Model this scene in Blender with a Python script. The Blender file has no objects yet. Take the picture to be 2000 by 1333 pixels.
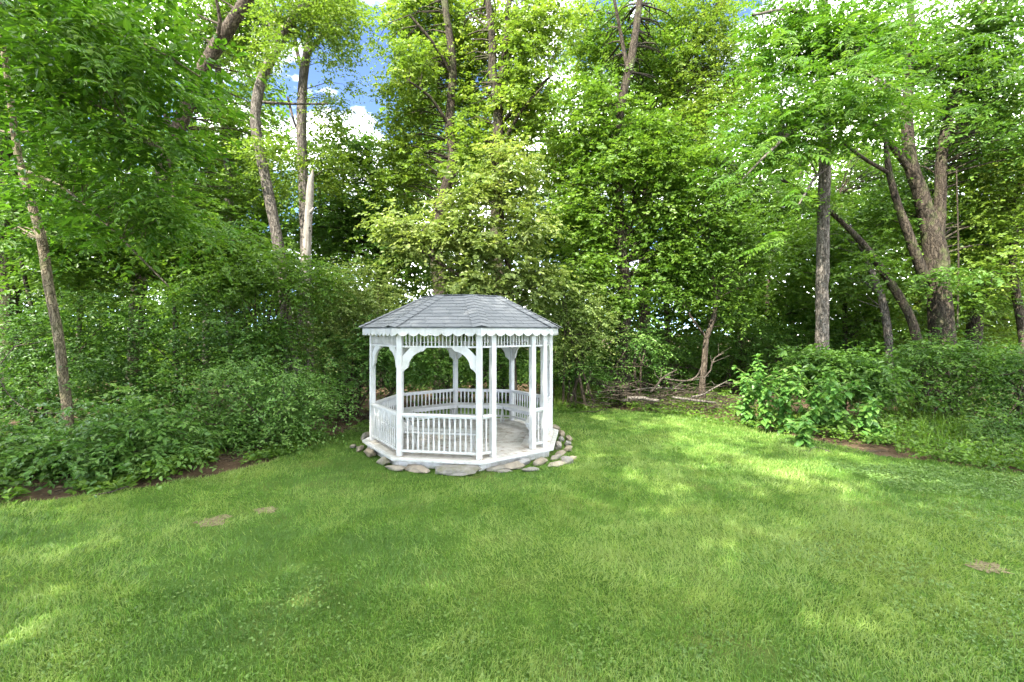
import bpy, math, random
import numpy as np
from mathutils import Vector, Matrix

R = math.radians
SC = bpy.context.scene
COL = SC.collection
RS = np.random.RandomState(7)
random.seed(7)

# ------------------------------------------------------------------ camera
EYE, FPX, HY, CX = 2.38, 889.0, 646.5, 1000.0        # eye height, focal length and horizon of a 2000 px wide frame
cam_d = bpy.data.cameras.new('camera')
cam = bpy.data.objects.new('camera', cam_d)
COL.objects.link(cam)
cam.location = (0, 0, EYE)
cam.rotation_euler = (R(90), 0, 0)
cam_d.sensor_width = 36.0
cam_d.lens = 36.0 * FPX / 2000.0
cam_d.shift_y = -0.0100
cam_d.clip_start = 0.05
cam_d.clip_end = 1000
SC.camera = cam

# ------------------------------------------------------------------ light
SUN_EL, SUN_AZ = 47.0, (-0.60, -0.80)                  # elevation, horizontal direction towards the sun
w = bpy.data.worlds.new('World')
SC.world = w
w.use_nodes = True
nt = w.node_tree
nt.nodes.clear()
wo = nt.nodes.new('ShaderNodeOutputWorld')
bg = nt.nodes.new('ShaderNodeBackground')
sky = nt.nodes.new('ShaderNodeTexSky')
sky.sky_type = 'NISHITA'
sky.sun_disc = False
sky.sun_elevation = R(SUN_EL)
sky.sun_rotation = math.atan2(SUN_AZ[0], SUN_AZ[1])
sky.air_density, sky.dust_density, sky.ozone_density = 0.55, 0.1, 2.2
sky.altitude = 4000
SKY_STRENGTH = 0.15
bg.inputs['Strength'].default_value = SKY_STRENGTH
tc = nt.nodes.new('ShaderNodeTexCoord')
mp = nt.nodes.new('ShaderNodeMapping')
mp.inputs['Scale'].default_value = (1.0, 1.0, 2.2)
mp.inputs['Location'].default_value = (0.0, 0.0, 0.4)
nz = nt.nodes.new('ShaderNodeTexNoise')
nz.inputs['Scale'].default_value = 3.2
nz.inputs['Detail'].default_value = 7
nz.inputs['Roughness'].default_value = 0.58
rp = nt.nodes.new('ShaderNodeValToRGB')
rp.color_ramp.elements[0].position = 0.435
rp.color_ramp.elements[1].position = 0.70
mx = nt.nodes.new('ShaderNodeMixRGB')
mx.inputs['Color2'].default_value = (21.0, 20.8, 20.0, 1)
nt.links.new(tc.outputs['Generated'], mp.inputs['Vector'])
nt.links.new(mp.outputs['Vector'], nz.inputs['Vector'])
nt.links.new(nz.outputs['Fac'], rp.inputs['Fac'])
nt.links.new(rp.outputs['Color'], mx.inputs['Fac'])
nt.links.new(sky.outputs['Color'], mx.inputs['Color1'])
nt.links.new(mx.outputs['Color'], bg.inputs['Color'])
nt.links.new(bg.outputs['Background'], wo.inputs['Surface'])

sun_d = bpy.data.lights.new('sun', 'SUN')
sun = bpy.data.objects.new('sun', sun_d)
COL.objects.link(sun)
sun_d.energy = 3.6
sun_d.angle = R(0.6)
sun_d.color = (1.0, 0.95, 0.86)
_h = math.hypot(*SUN_AZ)
SUNV = Vector((SUN_AZ[0] / _h * math.cos(R(SUN_EL)), SUN_AZ[1] / _h * math.cos(R(SUN_EL)), math.sin(R(SUN_EL))))
sun.rotation_euler = SUNV.to_track_quat('Z', 'Y').to_euler()
sun.location = (-20, -10, 30)

SC.view_settings.view_transform = 'Standard'
SC.view_settings.look = 'None'
SC.view_settings.gamma = 1.0
SC.view_settings.exposure = 2.55
SC.view_settings.use_curve_mapping = False
SC.render.engine = 'CYCLES'
cy = SC.cycles
cy.max_bounces = 8
cy.diffuse_bounces = 4
cy.glossy_bounces = 2
cy.transmission_bounces = 6
cy.transparent_max_bounces = 4
cy.caustics_reflective = False
cy.caustics_refractive = False
cy.sample_clamp_indirect = 6.0
cy.use_denoising = True
cy.denoiser = 'OPENIMAGEDENOISE'
cy.denoising_input_passes = 'RGB_ALBEDO_NORMAL'
cy.denoising_prefilter = 'ACCURATE'

# ------------------------------------------------------------------ helpers
def W(px, py, d):
    return np.array([(px - CX) * d / FPX, d, EYE + (HY - py) * d / FPX])

def G(px, py):
    d = FPX * EYE / (py - HY)
    return np.array([(px - CX) * d / FPX, d, 0.0])

def tag(o, label=None, cat=None, group=None, kind=None):
    if label: o['label'] = label
    if cat: o['category'] = cat
    if group: o['group'] = group
    if kind: o['kind'] = kind
    return o

def link(o, parent=None):
    COL.objects.link(o)
    if parent is not None:
        o.parent = parent
    return o

def empty(name, loc, rz=0.0):
    o = bpy.data.objects.new(name, None)
    o.empty_display_size = 0.2
    o.location = loc
    o.rotation_euler = (0, 0, rz)
    return link(o)

def np_mesh(name, V, faces, mat, smooth=False, tint=None):
    """faces: (N,3) or (N,4) array, or a list of such arrays"""
    V = np.asarray(V, dtype=np.float32)
    if not isinstance(faces, (list, tuple)):
        faces = [faces]
    faces = [np.asarray(f, dtype=np.int32) for f in faces if len(f)]
    loops = np.concatenate([f.ravel() for f in faces])
    tot = np.concatenate([np.full(len(f), f.shape[1], dtype=np.int32) for f in faces])
    st = np.concatenate([[0], np.cumsum(tot)[:-1]]).astype(np.int32)
    me = bpy.data.meshes.new(name)
    me.vertices.add(len(V))
    me.vertices.foreach_set('co', V.ravel())
    me.loops.add(len(loops))
    me.loops.foreach_set('vertex_index', loops)
    me.polygons.add(len(tot))
    me.polygons.foreach_set('loop_start', st)
    me.polygons.foreach_set('loop_total', tot)
    me.polygons.foreach_set('use_smooth', np.full(len(tot), bool(smooth)))
    if tint is not None:
        a = me.attributes.new('tint', 'FLOAT', 'POINT')
        a.data.foreach_set('value', np.asarray(tint, dtype=np.float32))
    me.materials.append(mat)
    me.update(calc_edges=True)
    return me

class MB:
    """collects polygons of any size, then makes ONE mesh"""
    def __init__(self):
        self.v, self.f = [], []
    def add(self, verts, faces):
        b = len(self.v)
        self.v += [tuple(map(float, p)) for p in verts]
        self.f += [tuple(i + b for i in f) for f in faces]
    def prism(self, prof, origin, ax, ay, an, t0, t1):
        """2-D profile in (ax, ay) pushed along an from t0 to t1"""
        n = len(prof)
        o, ax, ay, an = map(np.asarray, (origin, ax, ay, an))
        vs = [o + ax * x + ay * y + an * t0 for x, y in prof] + [o + ax * x + ay * y + an * t1 for x, y in prof]
        self.add(vs, [tuple(range(n))[::-1], tuple(range(n, 2 * n))] + [(i, (i + 1) % n, n + (i + 1) % n, n + i) for i in range(n)])
    def box(self, c, ax, ay, az, hx, hy, hz):
        self.prism([(-hx, -hy), (hx, -hy), (hx, hy), (-hx, hy)], c, ax, ay, az, -hz, hz)
    def mesh(self, name, mat, smooth=False):
        me = bpy.data.meshes.new(name)
        me.from_pydata(self.v, [], self.f)
        me.materials.append(mat)
        if smooth:
            me.polygons.foreach_set('use_smooth', [True] * len(me.polygons))
        return me
    def build(self, name, mat, parent=None, smooth=False, bevel=0.0):
        o = link(bpy.data.objects.new(name, self.mesh(name, mat, smooth)), parent)
        if bevel:
            m = o.modifiers.new('bevel', 'BEVEL')
            m.width = bevel
            m.segments = 1
            m.limit_method = 'ANGLE'
        return o

def obj(name, me, parent=None, loc=None, rot=None, scale=None):
    o = bpy.data.objects.new(name, me)
    if loc is not None: o.location = loc
    if rot is not None: o.rotation_euler = rot
    if scale is not None: o.scale = scale
    return link(o, parent)

def unit(a):
    a = np.asarray(a, float)
    return a / np.maximum(np.linalg.norm(a, axis=-1, keepdims=True), 1e-9)

_LAT = np.random.RandomState(3).rand(256, 256)
def vnoise(x, y):
    x = np.asarray(x, float); y = np.asarray(y, float)
    xi, yi = np.floor(x).astype(int), np.floor(y).astype(int)
    fx, fy = x - xi, y - yi
    fx, fy = fx * fx * (3 - 2 * fx), fy * fy * (3 - 2 * fy)
    g = lambda a, b: _LAT[a % 256, b % 256]
    return (g(xi, yi) * (1 - fx) + g(xi + 1, yi) * fx) * (1 - fy) + (g(xi, yi + 1) * (1 - fx) + g(xi + 1, yi + 1) * fx) * fy
def fbm(x, y, o=3):
    s, a, t = 0, 1.0, 0
    for k in range(o):
        s = s + a * vnoise(x * 2 ** k + 17 * k, y * 2 ** k + 31 * k); t += a; a *= .5
    return s / t

def inside(poly, x, y):
    r = np.zeros(np.shape(x), bool)
    n = len(poly)
    for i in range(n):
        x0, y0 = poly[i]; x1, y1 = poly[(i + 1) % n]
        c = ((y0 > y) != (y1 > y)) & (x < (x1 - x0) * (y - y0) / (y1 - y0 + 1e-12) + x0)
        r ^= c
    return r

# ------------------------------------------------------------------ materials
def new_mat(name):
    m = bpy.data.materials.new(name)
    m.use_nodes = True
    t = m.node_tree
    t.nodes.clear()
    out = t.nodes.new('ShaderNodeOutputMaterial')
    return m, t, out

def ramp(t, stops):
    r = t.nodes.new('ShaderNodeValToRGB')
    e = r.color_ramp.elements
    while len(e) < len(stops): e.new(0.5)
    for k, (p, c) in enumerate(stops):
        e[k].position = p
        e[k].color = (*c, 1)
    return r

def noise(t, scale, detail=4, rough=.55, coord=None, vec_scale=None):
    n = t.nodes.new('ShaderNodeTexNoise')
    n.inputs['Scale'].default_value = scale
    n.inputs['Detail'].default_value = detail
    n.inputs['Roughness'].default_value = rough
    if coord is None:
        c = t.nodes.new('ShaderNodeNewGeometry'); coord = c.outputs['Position']
    if vec_scale:
        m = t.nodes.new('ShaderNodeMapping')
        m.inputs['Scale'].default_value = vec_scale
        t.links.new(coord, m.inputs['Vector'])
        coord = m.outputs['Vector']
    t.links.new(coord, n.inputs['Vector'])
    return n

def mixc(t, fac, a, b, mode='MIX'):
    m = t.nodes.new('ShaderNodeMixRGB')
    m.blend_type = mode
    for s, v in (('Fac', fac), ('Color1', a), ('Color2', b)):
        if hasattr(v, 'is_output'): t.links.new(v, m.inputs[s])
        elif isinstance(v, (int, float)): m.inputs[s].default_value = v
        else: m.inputs[s].default_value = (*v, 1)
    return m.outputs['Color']

def bump(t, h, strength, dist):
    b = t.nodes.new('ShaderNodeBump')
    b.inputs['Strength'].default_value = strength
    b.inputs['Distance'].default_value = dist
    t.links.new(h, b.inputs['Height'])
    return b.outputs['Normal']

def principled(t, out, color, rough=.6, normal=None, spec=.3):
    p = t.nodes.new('ShaderNodeBsdfPrincipled')
    if hasattr(color, 'is_output'): t.links.new(color, p.inputs['Base Color'])
    else: p.inputs['Base Color'].default_value = (*color, 1)
    if hasattr(rough, 'is_output'): t.links.new(rough, p.inputs['Roughness'])
    else: p.inputs['Roughness'].default_value = rough
    p.inputs['Specular IOR Level'].default_value = spec
    if normal is not None: t.links.new(normal, p.inputs['Normal'])
    if out is not None: t.links.new(p.outputs['BSDF'], out.inputs['Surface'])
    return p

def leaf_mat(name, c0, c1, c2, trans=.42, rough=.45, tboost=(1.25, 1.3, .7), spec=.35):
    m, t, out = new_mat(name)
    at = t.nodes.new('ShaderNodeAttribute'); at.attribute_name = 'tint'
    r = ramp(t, [(0.0, c0), (0.5, c1), (1.0, c2)])
    t.links.new(at.outputs['Fac'], r.inputs['Fac'])
    p = principled(t, None, r.outputs['Color'], rough, spec=spec)
    tr = t.nodes.new('ShaderNodeBsdfTranslucent')
    t.links.new(mixc(t, 1.0, r.outputs['Color'], tboost, 'MULTIPLY'), tr.inputs['Color'])
    mx = t.nodes.new('ShaderNodeMixShader')
    mx.inputs['Fac'].default_value = trans
    t.links.new(p.outputs['BSDF'], mx.inputs[1])
    t.links.new(tr.outputs['BSDF'], mx.inputs[2])
    t.links.new(mx.outputs['Shader'], out.inputs['Surface'])
    return m

LM = {
    # saturated, deep green (honeysuckle, boxelder in shade)
    'deep':   leaf_mat('leaf_deep_green', (.041, .098, .016), (.080, .169, .024), (.137, .239, .036), .42),
    'shrub':  leaf_mat('leaf_shrub_green', (.046, .112, .018), (.090, .190, .032), (.158, .258, .058), .36, .40),
    'mid':    leaf_mat('leaf_mid_green', (.057, .123, .015), (.105, .196, .023), (.177, .271, .039), .45),
    'yellow': leaf_mat('leaf_yellow_green', (.084, .148, .018), (.150, .234, .031), (.245, .306, .048), .45),
    'pale':   leaf_mat('leaf_pale_green', (.097, .153, .034), (.171, .234, .055), (.274, .319, .093), .43),
    'fresh':  leaf_mat('leaf_fresh_green', (.046, .122, .011), (.084, .188, .017), (.150, .252, .028), .47),
    'far':    leaf_mat('leaf_far_wood', (.052, .109, .015), (.098, .180, .024), (.160, .242, .036), .47),
    'grass':  leaf_mat('grass_blade', (.076, .160, .028), (.142, .272, .042), (.245, .335, .085), .38, .42, (1.2, 1.2, .7)),
    'clover': leaf_mat('clover_leaf', (.080, .150, .030), (.115, .205, .042), (.160, .245, .062), .30, .5),
}

def bark_mat(name, dark, light, scale=1.0, moss=0.0):
    m, t, out = new_mat(name)
    geo = t.nodes.new('ShaderNodeNewGeometry')
    n1 = noise(t, 9 * scale, 6, .65, geo.outputs['Position'], (2.2, 2.2, .45))
    n2 = noise(t, 1.6 * scale, 3, .5, geo.outputs['Position'])
    c = ramp(t, [(.34, dark), (.50, tuple(.5 * (a + b) for a, b in zip(dark, light))), (.66, light)])
    t.links.new(n1.outputs['Fac'], c.inputs['Fac'])
    col = mixc(t, .55, c.outputs['Color'], mixc(t, n2.outputs['Fac'], (.55, .52, .47), (1.25, 1.2, 1.15)), 'MULTIPLY')
    vm = t.nodes.new('ShaderNodeMapping'); vm.inputs['Scale'].default_value = (1, 1, .22)
    dn = noise(t, 5, 3, .6, geo.outputs['Position'])
    dm = t.nodes.new('ShaderNodeMixRGB'); dm.blend_type = 'LINEAR_LIGHT'; dm.inputs['Fac'].default_value = .12
    t.links.new(geo.outputs['Position'], dm.inputs['Color1']); t.links.new(dn.outputs['Color'], dm.inputs['Color2'])
    t.links.new(dm.outputs['Color'], vm.inputs['Vector'])
    vo = t.nodes.new('ShaderNodeTexVoronoi'); vo.feature = 'DISTANCE_TO_EDGE'; vo.inputs['Scale'].default_value = 15 * scale
    t.links.new(vm.outputs['Vector'], vo.inputs['Vector'])
    cr = ramp(t, [(.0, (.30, .28, .26)), (.16, (1, 1, 1))])
    t.links.new(vo.outputs['Distance'], cr.inputs['Fac'])
    col = mixc(t, .7, col, cr.outputs['Color'], 'MULTIPLY')
    if moss:
        r = ramp(t, [(.52, (0, 0, 0)), (.66, (1, 1, 1))])
        n3 = noise(t, 2.6, 4, .6, geo.outputs['Position'])
        t.links.new(n3.outputs['Fac'], r.inputs['Fac'])
        f = t.nodes.new('ShaderNodeMath'); f.operation = 'MULTIPLY'; f.inputs[1].default_value = moss
        t.links.new(r.outputs['Color'], f.inputs[0])
        col = mixc(t, f.outputs[0], col, (.085, .105, .035))
    hh = mixc(t, .5, n1.outputs['Color'], cr.outputs['Color'])
    principled(t, out, col, .9, bump(t, hh, 1.0, .04), .15)
    return m

BARK = {
    'brown': bark_mat('bark_brown', (.032, .026, .019), (.150, .122, .090)),
    'grey':  bark_mat('bark_grey', (.060, .053, .044), (.225, .202, .172)),
    'dark':  bark_mat('bark_dark', (.022, .018, .014), (.100, .082, .060), moss=.5),
    'tan':   bark_mat('bark_tan', (.085, .072, .045), (.27, .23, .155), moss=.35),
    'twig':  bark_mat('bark_twig', (.040, .032, .022), (.125, .100, .070)),
    'dead':  bark_mat('dead_wood', (.045, .037, .030), (.165, .138, .110)),
}
def snag_mat():
    m, t, out = new_mat('bleached_snag')
    geo = t.nodes.new('ShaderNodeNewGeometry')
    n1 = noise(t, 10, 5, .6, geo.outputs['Position'], (2, 2, .3))
    v = t.nodes.new('ShaderNodeTexVoronoi'); v.inputs['Scale'].default_value = 6
    t.links.new(geo.outputs['Position'], v.inputs['Vector'])
    r = ramp(t, [(.16, (.10, .07, .05)), (.24, (1, 1, 1))])
    t.links.new(v.outputs['Distance'], r.inputs['Fac'])
    c = ramp(t, [(.3, (.115, .095, .075)), (.6, (.25, .228, .195))])
    t.links.new(n1.outputs['Fac'], c.inputs['Fac'])
    principled(t, out, mixc(t, .8, c.outputs['Color'], r.outputs['Color'], 'MULTIPLY'), .85, bump(t, n1.outputs['Fac'], .6, .02), .15)
    return m
BARK['snag'] = snag_mat()

def white_paint():
    m, t, out = new_mat('white_paint')
    n = noise(t, 5, 6, .65)
    r = ramp(t, [(.34, (.495, .49, .455)), (.56, (.575, .57, .555))])
    t.links.new(n.outputs['Fac'], r.inputs['Fac'])
    geo = t.nodes.new('ShaderNodeNewGeometry')
    n2 = noise(t, 22, 4, .6, geo.outputs['Position'], (1, 1, .25))
    r2 = ramp(t, [(.30, (.90, .91, .88)), (.52, (1, 1, 1))])
    t.links.new(n2.outputs['Fac'], r2.inputs['Fac'])
    sx = t.nodes.new('ShaderNodeSeparateXYZ'); t.links.new(geo.outputs['Position'], sx.inputs[0])
    mr = t.nodes.new('ShaderNodeMapRange'); mr.inputs['From Min'].default_value = .55; mr.inputs['From Max'].default_value = .02
    t.links.new(sx.outputs['Z'], mr.inputs['Value'])
    n3 = noise(t, 8, 5, .7)
    r3 = ramp(t, [(.42, (0, 0, 0)), (.66, (1, 1, 1))]); t.links.new(n3.outputs['Fac'], r3.inputs['Fac'])
    f = t.nodes.new('ShaderNodeMath'); f.operation = 'MULTIPLY'; t.links.new(mr.outputs['Result'], f.inputs[0]); t.links.new(r3.outputs['Color'], f.inputs[1])
    f2 = t.nodes.new('ShaderNodeMath'); f2.operation = 'MULTIPLY'; f2.inputs[1].default_value = .7; t.links.new(f.outputs[0], f2.inputs[0])
    c = mixc(t, f2.outputs[0], mixc(t, 1.0, r.outputs['Color'], r2.outputs['Color'], 'MULTIPLY'), (.25, .235, .16))
    principled(t, out, c, .55, None, .3)
    return m
M_WHITE = white_paint()

def deck_mat():
    m, t, out = new_mat('weathered_decking')
    oi = t.nodes.new('ShaderNodeObjectInfo')
    n = noise(t, 7, 6, .7)
    r = ramp(t, [(.32, (.27, .22, .16)), (.41, (.46, .42, .36)), (.52, (.60, .575, .53))])
    t.links.new(n.outputs['Fac'], r.inputs['Fac'])
    n2 = noise(t, 34, 4, .7)
    r2 = ramp(t, [(.30, (.42, .36, .28)), (.40, (1, 1, 1))])
    t.links.new(n2.outputs['Fac'], r2.inputs['Fac'])
    c = mixc(t, .75, r.outputs['Color'], r2.outputs['Color'], 'MULTIPLY')
    rr = ramp(t, [(0, (.8, .78, .75)), (1, (1.1, 1.1, 1.1))])
    t.links.new(oi.outputs['Random'], rr.inputs['Fac'])
    principled(t, out, mixc(t, 1.0, c, rr.outputs['Color'], 'MULTIPLY'), .75, bump(t, n2.outputs['Fac'], .3, .006), .2)
    return m
M_DECK = deck_mat()

def shingle_mat():
    m, t, out = new_mat('asphalt_shingle')
    oi = t.nodes.new('ShaderNodeObjectInfo')
    rr = ramp(t, [(0, (.120, .128, .135)), (.5, (.134, .142, .149)), (1, (.150, .157, .164))])
    t.links.new(oi.outputs['Random'], rr.inputs['Fac'])
    n = noise(t, 260, 2, .5)
    n2 = noise(t, 3.5, 4, .6)
    c = mixc(t, 1.0, rr.outputs['Color'], mixc(t, n.outputs['Fac'], (.62, .62, .62), (1.38, 1.38, 1.36)), 'MULTIPLY')
    c = mixc(t, .3, c, mixc(t, n2.outputs['Fac'], (.72, .74, .72), (1.28, 1.28, 1.28)), 'MULTIPLY')
    principled(t, out, c, .9, bump(t, n.outputs['Fac'], .4, .003), .2)
    return m
M_SHINGLE = shingle_mat()

def stone_mat():
    m, t, out = new_mat('field_stone')
    oi = t.nodes.new('ShaderNodeObjectInfo')
    rr = ramp(t, [(0, (.21, .20, .18)), (.4, (.23, .21, .17)), (.75, (.27, .22, .155)), (1, (.25, .25, .245))])
    t.links.new(oi.outputs['Random'], rr.inputs['Fac'])
    n = noise(t, 9, 7, .7)
    n2 = noise(t, 3.3, 4, .6)
    c = mixc(t, 1.0, rr.outputs['Color'], mixc(t, n.outputs['Fac'], (.45, .44, .42), (1.5, 1.5, 1.5)), 'MULTIPLY')
    r = ramp(t, [(.52, (0, 0, 0)), (.68, (.7, .7, .7))])
    t.links.new(n2.outputs['Fac'], r.inputs['Fac'])
    c = mixc(t, r.outputs['Color'], c, (.12, .115, .06))
    principled(t, out, c, .9, bump(t, n.outputs['Fac'], .8, .03), .2)
    return m
M_STONE = stone_mat()

def soil_mat():
    m, t, out = new_mat('woodland_soil')
    n = noise(t, 1.1, 6, .65)
    n2 = noise(t, 26, 5, .7)
    r = ramp(t, [(.35, (.070, .048, .032)), (.5, (.115, .080, .053)), (.66, (.17, .125, .085))])
    t.links.new(n.outputs['Fac'], r.inputs['Fac'])
    c = mixc(t, 1.0, r.outputs['Color'], mixc(t, n2.outputs['Fac'], (.35, .33, .3), (1.65, 1.6, 1.5)), 'MULTIPLY')
    principled(t, out, c, .95, bump(t, n2.outputs['Fac'], 1.0, .05), .1)
    return m
M_SOIL = soil_mat()

def lawn_mat():
    m, t, out = new_mat('lawn_thatch')
    n = noise(t, .9, 5, .6)
    n2 = noise(t, 40, 5, .75)
    r = ramp(t, [(.34, (.056, .112, .016)), (.52, (.086, .158, .026)), (.72, (.140, .165, .046))])
    t.links.new(n.outputs['Fac'], r.inputs['Fac'])
    c = mixc(t, 1.0, r.outputs['Color'], mixc(t, n2.outputs['Fac'], (.35, .38, .35), (1.6, 1.55, 1.5)), 'MULTIPLY')
    principled(t, out, c, .95, bump(t, n2.outputs['Fac'], 1.0, .04), .1)
    return m
M_LAWN = lawn_mat()

# ------------------------------------------------------------------ ground and lawn
def sheet(name, half, z, mat):
    me = np_mesh(name, [(-half, -half, z), (half, -half, z), (half, half, z), (-half, half, z)], np.array([[0, 1, 2, 3]]), mat)
    return tag(obj(name, me), kind='structure')
sheet('ground', 260, 0.0, M_SOIL)

edge_px = [(0, 986), (150, 972), (300, 952), (400, 932), (470, 915), (550, 894), (600, 872), (650, 850), (700, 832), (730, 815),
           (800, 800), (900, 790), (1000, 786), (1090, 787), (1150, 794), (1240, 803), (1320, 806), (1400, 822), (1480, 838), (1560, 852),
           (1640, 872), (1720, 890), (1800, 900), (1880, 912), (2000, 926)]
edge = [tuple(G(*p)[:2]) for p in edge_px]
edge = [(-9.3, -8.0), (-9.2, -1.0), (-8.8, 3.0), (-7.9, 4.9)] + edge + [(9.6, 6.2), (11.5, 4.5), (14, 2), (17, -8)]
# finer, wavering edge
LAWN = []
for i in range(len(edge) - 1):
    a, b = np.array(edge[i]), np.array(edge[i + 1])
    n = max(1, int(np.linalg.norm(b - a) / .25))
    for k in range(n):
        p = a + (b - a) * k / n
        q = (vnoise(p[0] * 1.7, p[1] * 1.7) - .5) * .34 + (vnoise(p[0] * 6, p[1] * 6) - .5) * .16
        nn = unit(np.array([-(b - a)[1], (b - a)[0]]))
        LAWN.append(tuple(p + nn * q))
LAWN.append(edge[-1])
lawn_mb = MB()
lawn_mb.add([(x, y, .004) for x, y in LAWN], [tuple(range(len(LAWN)))[::-1]])
lawn = tag(lawn_mb.build('lawn', M_LAWN), kind='structure')

GC = np.array([-.99, 9.62])                            # gazebo centre
BARE = [(G(520, 997), .22, .10), (G(415, 1020), .26, .14), (G(1640, 995), .20, .10), (G(610, 905), .35, .12), (G(1560, 1003), .18, .08),
        (G(1930, 1110), .22, .12), (G(1235, 790), .5, .12), (G(1180, 855), .3, .10), (G(700, 845), .7, .25), (G(640, 880), .4, .10), (G(1330, 840), .5, .05), (G(1450, 930), .3, .08), (G(880, 1060), .2, .05), (G(1300, 1010), .25, .06), (G(330, 1090), .2, .06)]
def bare(x, y):
    b = np.zeros(np.shape(x))
    for c, rx, ry in BARE:
        q = ((x - c[0]) / rx) ** 2 + ((y - c[1]) / (ry * 2.2)) ** 2
        b = np.maximum(b, np.exp(-q))
    dg = np.hypot(x - GC[0], y - GC[1])
    b = np.maximum(b, np.clip(1 - (dg - 2.15) / .55, 0, 1) * .93)
    return b

def worn_spots():
    mb = MB()
    for i, (c, rx, ry) in enumerate(BARE):
        if i not in (0, 1, 5): continue
        rs = np.random.RandomState(900 + i)
        n = 22
        pts = []
        for k in range(n):
            a = 6.2832 * k / n
            q = rs.uniform(.45, 1.0)
            pts.append((c[0] + math.cos(a) * rx * 1.0 * q, c[1] + math.sin(a) * ry * 1.6 * q, .009))
        mb.add(pts, [tuple(range(n))])
    m, t, out = new_mat('dry_thatch')
    n = noise(t, 30, 5, .7)
    r = ramp(t, [(.32, (.07, .06, .03)), (.5, (.20, .165, .095)), (.68, (.30, .26, .15))])
    t.links.new(n.outputs['Fac'], r.inputs['Fac'])
    principled(t, out, r.outputs['Color'], .95, bump(t, n.outputs['Fac'], 1.0, .04), .1)
    tag(mb.build('bare_soil', m), kind='structure')
worn_spots()

def make_grass():
    Vs, Fs, Ts, base = [], [], [], 0
    for (d0, d1, dens, seg, wid) in ((2.4, 4.2, 5800, 2, .0054), (4.2, 6.5, 4000, 1, .0080), (6.5, 9.5, 2800, 1, .0100), (9.5, 16.5, 1300, 1, .014)):
        hw = 1.32 * d1 + .6
        n = int((d1 - d0) * 2 * hw * dens)
        x = RS.uniform(-hw, hw, n); y = RS.uniform(d0, d1, n)
        k = (np.abs(x) < 1.30 * y + .5) & inside(LAWN, x, y)
        k &= RS.rand(n) > bare(x, y) * .72
        pn = fbm(x * .9 + 5, y * .9, 3)
        k &= RS.rand(n) < np.clip(.40 + 1.5 * pn, 0, 1)
        x, y, pn = x[k], y[k], pn[k]
        n = len(x)
        gp = fbm(x * .45 + 40, y * .45 + 9, 3)
        fine = .5 * fbm(x * 3.1 + 80, y * 3.1, 2) + .5 * fbm(x * 8.7 + 20, y * 8.7 + 5, 2)
        L = (.012 + .080 * np.clip(fine - .12, 0, 1) + .022 * gp) * RS.uniform(.4, 1.55, n)
        flow = 6.3 * fbm(x * .8 + 11, y * .8 + 3, 2) * 2
        az = flow + RS.normal(0, 1.4, n)
        lean = np.clip(RS.normal(.85, .42, n), .05, 1.52)
        dirv = np.stack([np.cos(az) * np.sin(lean), np.sin(az) * np.sin(lean), np.cos(lean)], 1)
        sa = RS.uniform(0, 6.283, n)
        side = np.stack([np.cos(sa), np.sin(sa), np.zeros(n)], 1)
        wd = (wid * RS.uniform(.7, 1.3, n))[:, None] * .5
        p0 = np.stack([x, y, np.full(n, .002)], 1)
        tip = p0 + dirv * L[:, None]
        mot = fbm(x * 1.7 + 60, y * 1.7 + 21, 3)
        tint = np.clip(.42 + 1.9 * (gp - .47) + 1.2 * (mot - .48) + 1.3 * (fine - .5) + RS.normal(0, .30, n), 0, 1)
        dry = RS.rand(n) < .045
        tint[dry] = 1.0
        if seg == 1:
            V = np.stack([p0 - side * wd, p0 + side * wd, tip], 1).reshape(-1, 3)
            i = np.arange(n)[:, None] * 3 + base
            Fs.append(np.concatenate([i, i + 1, i + 2], 1)); nv = 3
        else:
            up = np.stack([dirv[:, 0] * .55, dirv[:, 1] * .55, dirv[:, 2] * 1.0 + .25], 1)
            m = p0 + unit(up) * (L * .55)[:, None]
            V = np.stack([p0 - side * wd, p0 + side * wd, m + side * wd * .8, m - side * wd * .8, tip], 1).reshape(-1, 3)
            i = np.arange(n)[:, None] * 5 + base
            Fs.append(np.concatenate([np.concatenate([i, i + 1, i + 2], 1), np.concatenate([i, i + 2, i + 3], 1), np.concatenate([i + 3, i + 2, i + 4], 1)])); nv = 5
        Vs.append(V); Ts.append(np.repeat(tint, nv)); base += len(V)
    me = np_mesh('grass', np.concatenate(Vs), np.concatenate(Fs), LM['grass'], tint=np.concatenate(Ts))
    tag(obj('grass', me), kind='stuff')
make_grass()

# ------------------------------------------------------------------ leaves
def leaf_arrays(pos, ax, nrm, L, Wd, tint, shape):
    n = len(pos)
    ax = unit(ax)
    sd = unit(np.cross(nrm, ax))
    nn = np.cross(ax, sd)
    L = L[:, None]; Wd = Wd[:, None]
    if shape == 4:
        P = [pos, pos + ax * L * .46 + sd * Wd * .5 + nn * Wd * .14, pos + ax * L - nn * L * .06, pos + ax * L * .46 - sd * Wd * .5 + nn * Wd * .14]
        V = np.stack(P, 1).reshape(-1, 3)
        i = np.arange(n)[:, None] * 4
        Fc = np.concatenate([np.concatenate([i, i + 3, i + 2], 1), np.concatenate([i, i + 2, i + 1], 1)])
        return V, Fc, np.repeat(tint, 4)
    P = [pos, pos + ax * L * .30 + sd * Wd * .46 + nn * Wd * .12, pos + ax * L * .68 + sd * Wd * .36 + nn * Wd * .06, pos + ax * L - nn * L * .12,
         pos + ax * L * .68 - sd * Wd * .36 + nn * Wd * .06, pos + ax * L * .30 - sd * Wd * .46 + nn * Wd * .12]
    V = np.stack(P, 1).reshape(-1, 3)
    i = np.arange(n)[:, None] * 6
    q = [(0, 5, 4), (0, 4, 3), (0, 3, 2), (0, 2, 1)]
    Fc = np.concatenate([np.concatenate([i + a, i + b, i + c], 1) for a, b, c in q])
    return V, Fc, np.repeat(tint, 6)

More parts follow.
